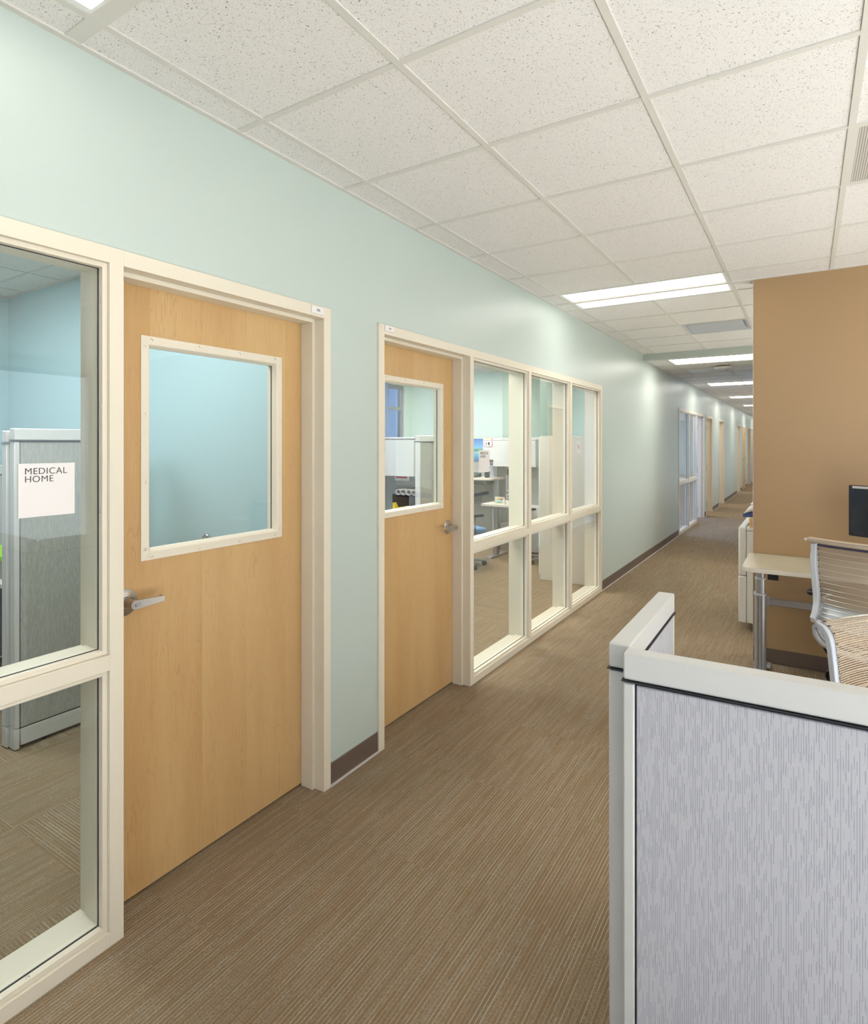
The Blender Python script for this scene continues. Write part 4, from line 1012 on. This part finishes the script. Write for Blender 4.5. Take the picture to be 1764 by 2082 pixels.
card('posted_list', 'white sheet below the printed list with two dark bars', -2.03, 8.262, .66, .36, .15, M['sign'], [('dark_bar', .1, .5, .6, .75, (90, 90, 92)), ('dark_bar', .5, .9, .5, .62, (90, 90, 92)), ('dark_bar', .1, .5, .3, .42, (90, 90, 92))], 'notice')
card('posted_list', 'white typed page behind the pen cup', -2.35, 8.262, 1.02, .17, .25, M['sign'], [('print_column', .1, .9, .2, .9, (200, 200, 204))], 'notice')
card('posted_list', 'white page with a red line above the pen cup', -2.43, 8.266, 1.14, .10, .30, M['sign'], [('red_line', .2, .95, .30, .34, (220, 70, 70))], 'notice')
dk = thing('sit_stand_desk', 'raised pale worktop on a steel column behind the first bay', 'desk', (-3.0, 7.72, 0))
MB().prism(rounded(0, 1.0, 0, .50, .08), 'z', 1.03, 1.06).obj('worktop', M['edge'], dk, bevel=.005)
MB().box(.93, 1.0, .20, .27, .0, 1.03).obj('leg', M['alu'], dk, bevel=.006)
MB().box(.915, 1.015, .19, .28, .0, .60).obj('leg', M['alu_l'], dk, bevel=.01)
MB().box(.07, .14, .20, .27, 0, 1.03).obj('leg', M['alu'], dk, bevel=.006)
MB().box(.25, .9, .0, .3, .965, 1.028).obj('keyboard_tray', M['black'], dk, bevel=.01)
pc = thing('pen_cup', 'dark cup of pens on the raised worktop', 'pen cup', (-2.18, 7.93, 1.06))
MB().lathe([(0, 0), (.038, 0), (.042, .10), (.038, .10), (.034, .006), (0, .006)], 20).obj('cup', plain('smoke_plastic', srgb(50, 60, 66), .3), pc, smooth=True)
for k, cc in enumerate(((40, 60, 190), (150, 200, 60), (30, 40, 44), (60, 90, 100))):
    MB().cyl((-.015 + k * .01, 0, .01), (-.03 + k * .02, .01 * (k - 1), .16), .004, 8).obj('pen', plain('pen_ink', srgb(*cc), .4), pc)
ph = thing('desk_phone', 'dark desk phone beside the pen cup', 'phone', (-2.42, 7.86, 1.06))
MB().prism([(0, 0), (.18, 0), (.18, .07), (0, .03)], 'x', -.09, .09).obj('body', plain('charcoal', srgb(66, 70, 72), .4), ph, bevel=.006)
MB().box(-.085, -.035, .02, .17, .06, .085).obj('handset', M['black'], ph, bevel=.01)
tb = thing('side_table', 'small pale table in front of the raised worktop', 'table', (-1.88, 7.15, 0))
MB().box(0, .50, 0, .62, .722, .755).obj('tabletop', M['edge'], tb, bevel=.004)
MB().box(.06, .12, .25, .33, .03, .722).obj('leg', M['alu'], tb, bevel=.008); MB().box(.40, .46, .25, .33, .03, .722).obj('leg', M['alu'], tb, bevel=.008)
for x in (.05, .39): MB().box(x, x + .08, .05, .57, 0, .03).obj('foot', M['alu'], tb, bevel=.006)
td = card('tent_card', 'white tent card with a yellow and red drawing on the small table', -1.695, 7.20, .755, .14, .10, M['sign'], [('yellow_patch', .1, .5, .6, .9, (240, 220, 130)), ('red_patch', .55, .9, .55, .9, (236, 160, 140)), ('green_patch', .1, .9, .1, .35, (190, 214, 170)), ('teal_drawing', .3, .75, .25, .7, (190, 220, 216))], 'card')
MB().prism([(.003, 0), (.06, 0), (.006, .099)], 'x', 0, .14).obj('back_leaf', M['sign'], td)
pd = thing('file_pedestal', 'white file pedestal under the small table', 'file cabinet', (-1.70, 7.88, 0))
MB().box(0, .38, 0, .36, .02, .66).obj('carcase', M['copier'], pd, bevel=.004)
for z in (.03, .34): MB().box(.01, .37, -.016, -.001, z, z + .30).obj('drawer', M['copier'], pd, bevel=.003)
pd = thing('computer_tower', 'grey computer case on the floor left of the pedestal', 'computer', (-1.98, 7.95, 0))
MB().box(0, .19, 0, .3, .0, .40).obj('case', M['alu'], pd, bevel=.006)
# upholstered task chair, blue
def task_chair(name, label, loc, rz, cloth, frame):
    t = thing(name, label, 'office chair', loc, rz)
    MB().prism([(a, b) for a, b in rounded(-.24, .24, -.22, .24, .09)], 'z', .43, .50).obj('seat', cloth, t, bevel=.025, seg=4)
    sheet('backrest', cloth, t, lambda u, v: ((u * 2 - 1) * (.235 - .05 * abs(v * 2 - 1) ** 3), -.25 + .05 * (u * 2 - 1) ** 2 - .04 * v, .56 + .44 * v), 14, 14, .05)
    sheet('back_shell', frame, t, lambda u, v: ((u * 2 - 1) * (.225 - .05 * abs(v * 2 - 1) ** 3), -.285 + .05 * (u * 2 - 1) ** 2 - .04 * v, .57 + .40 * v), 12, 12, .02)
    MB().tube([(0, -.1, .41), (0, -.28, .43), (0, -.31, .65)], .022, 10).obj('back_support', frame, t, smooth=True)
    for s in (-1, 1):
        MB().tube([(s * .15, 0, .42), (s * .29, 0, .46), (s * .29, 0, .66)], .014, 10).obj('arm_post', frame, t, smooth=True)
        MB().prism([(s * .29 + a, b) for a, b in rounded(-.035, .035, -.12, .12, .03)], 'z', .66, .69).obj('arm_pad', M['black'], t, bevel=.008)
    MB().cyl((0, 0, .08), (0, 0, .43), .025, 16).obj('gas_column', M['black'], t)
    for k in range(5):
        a = 2 * PI * k / 5; MB().tube([(0, 0, .09), (.28 * math.cos(a), .28 * math.sin(a), .065)], [.022, .013], 8).obj('base_leg', frame, t, smooth=True)
        MB().lathe([(0, -.022), (.026, -.022), (.03, 0), (.026, .022), (0, .022)], 14, Matrix.Translation((.28 * math.cos(a), .28 * math.sin(a), .030)) @ Matrix.Rotation(PI / 2, 4, 'X')).obj('caster', M['black'], t, smooth=True)
    return t
task_chair('task_chair', 'pale blue upholstered chair at the left edge of the first bay', (-1.86, 6.62, 0), math.radians(-30), plain('dusty_blue', srgb(96, 132, 170), .8), plain('blue_grey_shell', srgb(150, 166, 170), .5))
task_chair('task_chair', 'taupe chair back glimpsed left of the tall cabinet', (-1.02, 7.42, 0), math.radians(170), plain('taupe_cloth', srgb(160, 148, 134), .9), M['alu'])
tc = thing('storage_cabinet', 'tall beige storage cabinet behind the middle and last bays', 'cabinet', (-.755, 6.452, 0))
MB().box(0, .59, 0, .46, 0.0, 1.655).obj('carcase', plain('beige_enamel', srgb(206, 198, 184), .45), tc, bevel=.003)
MB().box(-.022, -.002, .02, .44, .06, 1.64).obj('cabinet_door', M['cap'], tc, bevel=.003)
MB().box(-.03, -.022, .1, .14, .85, .95).obj('handle', M['alu'], tc)
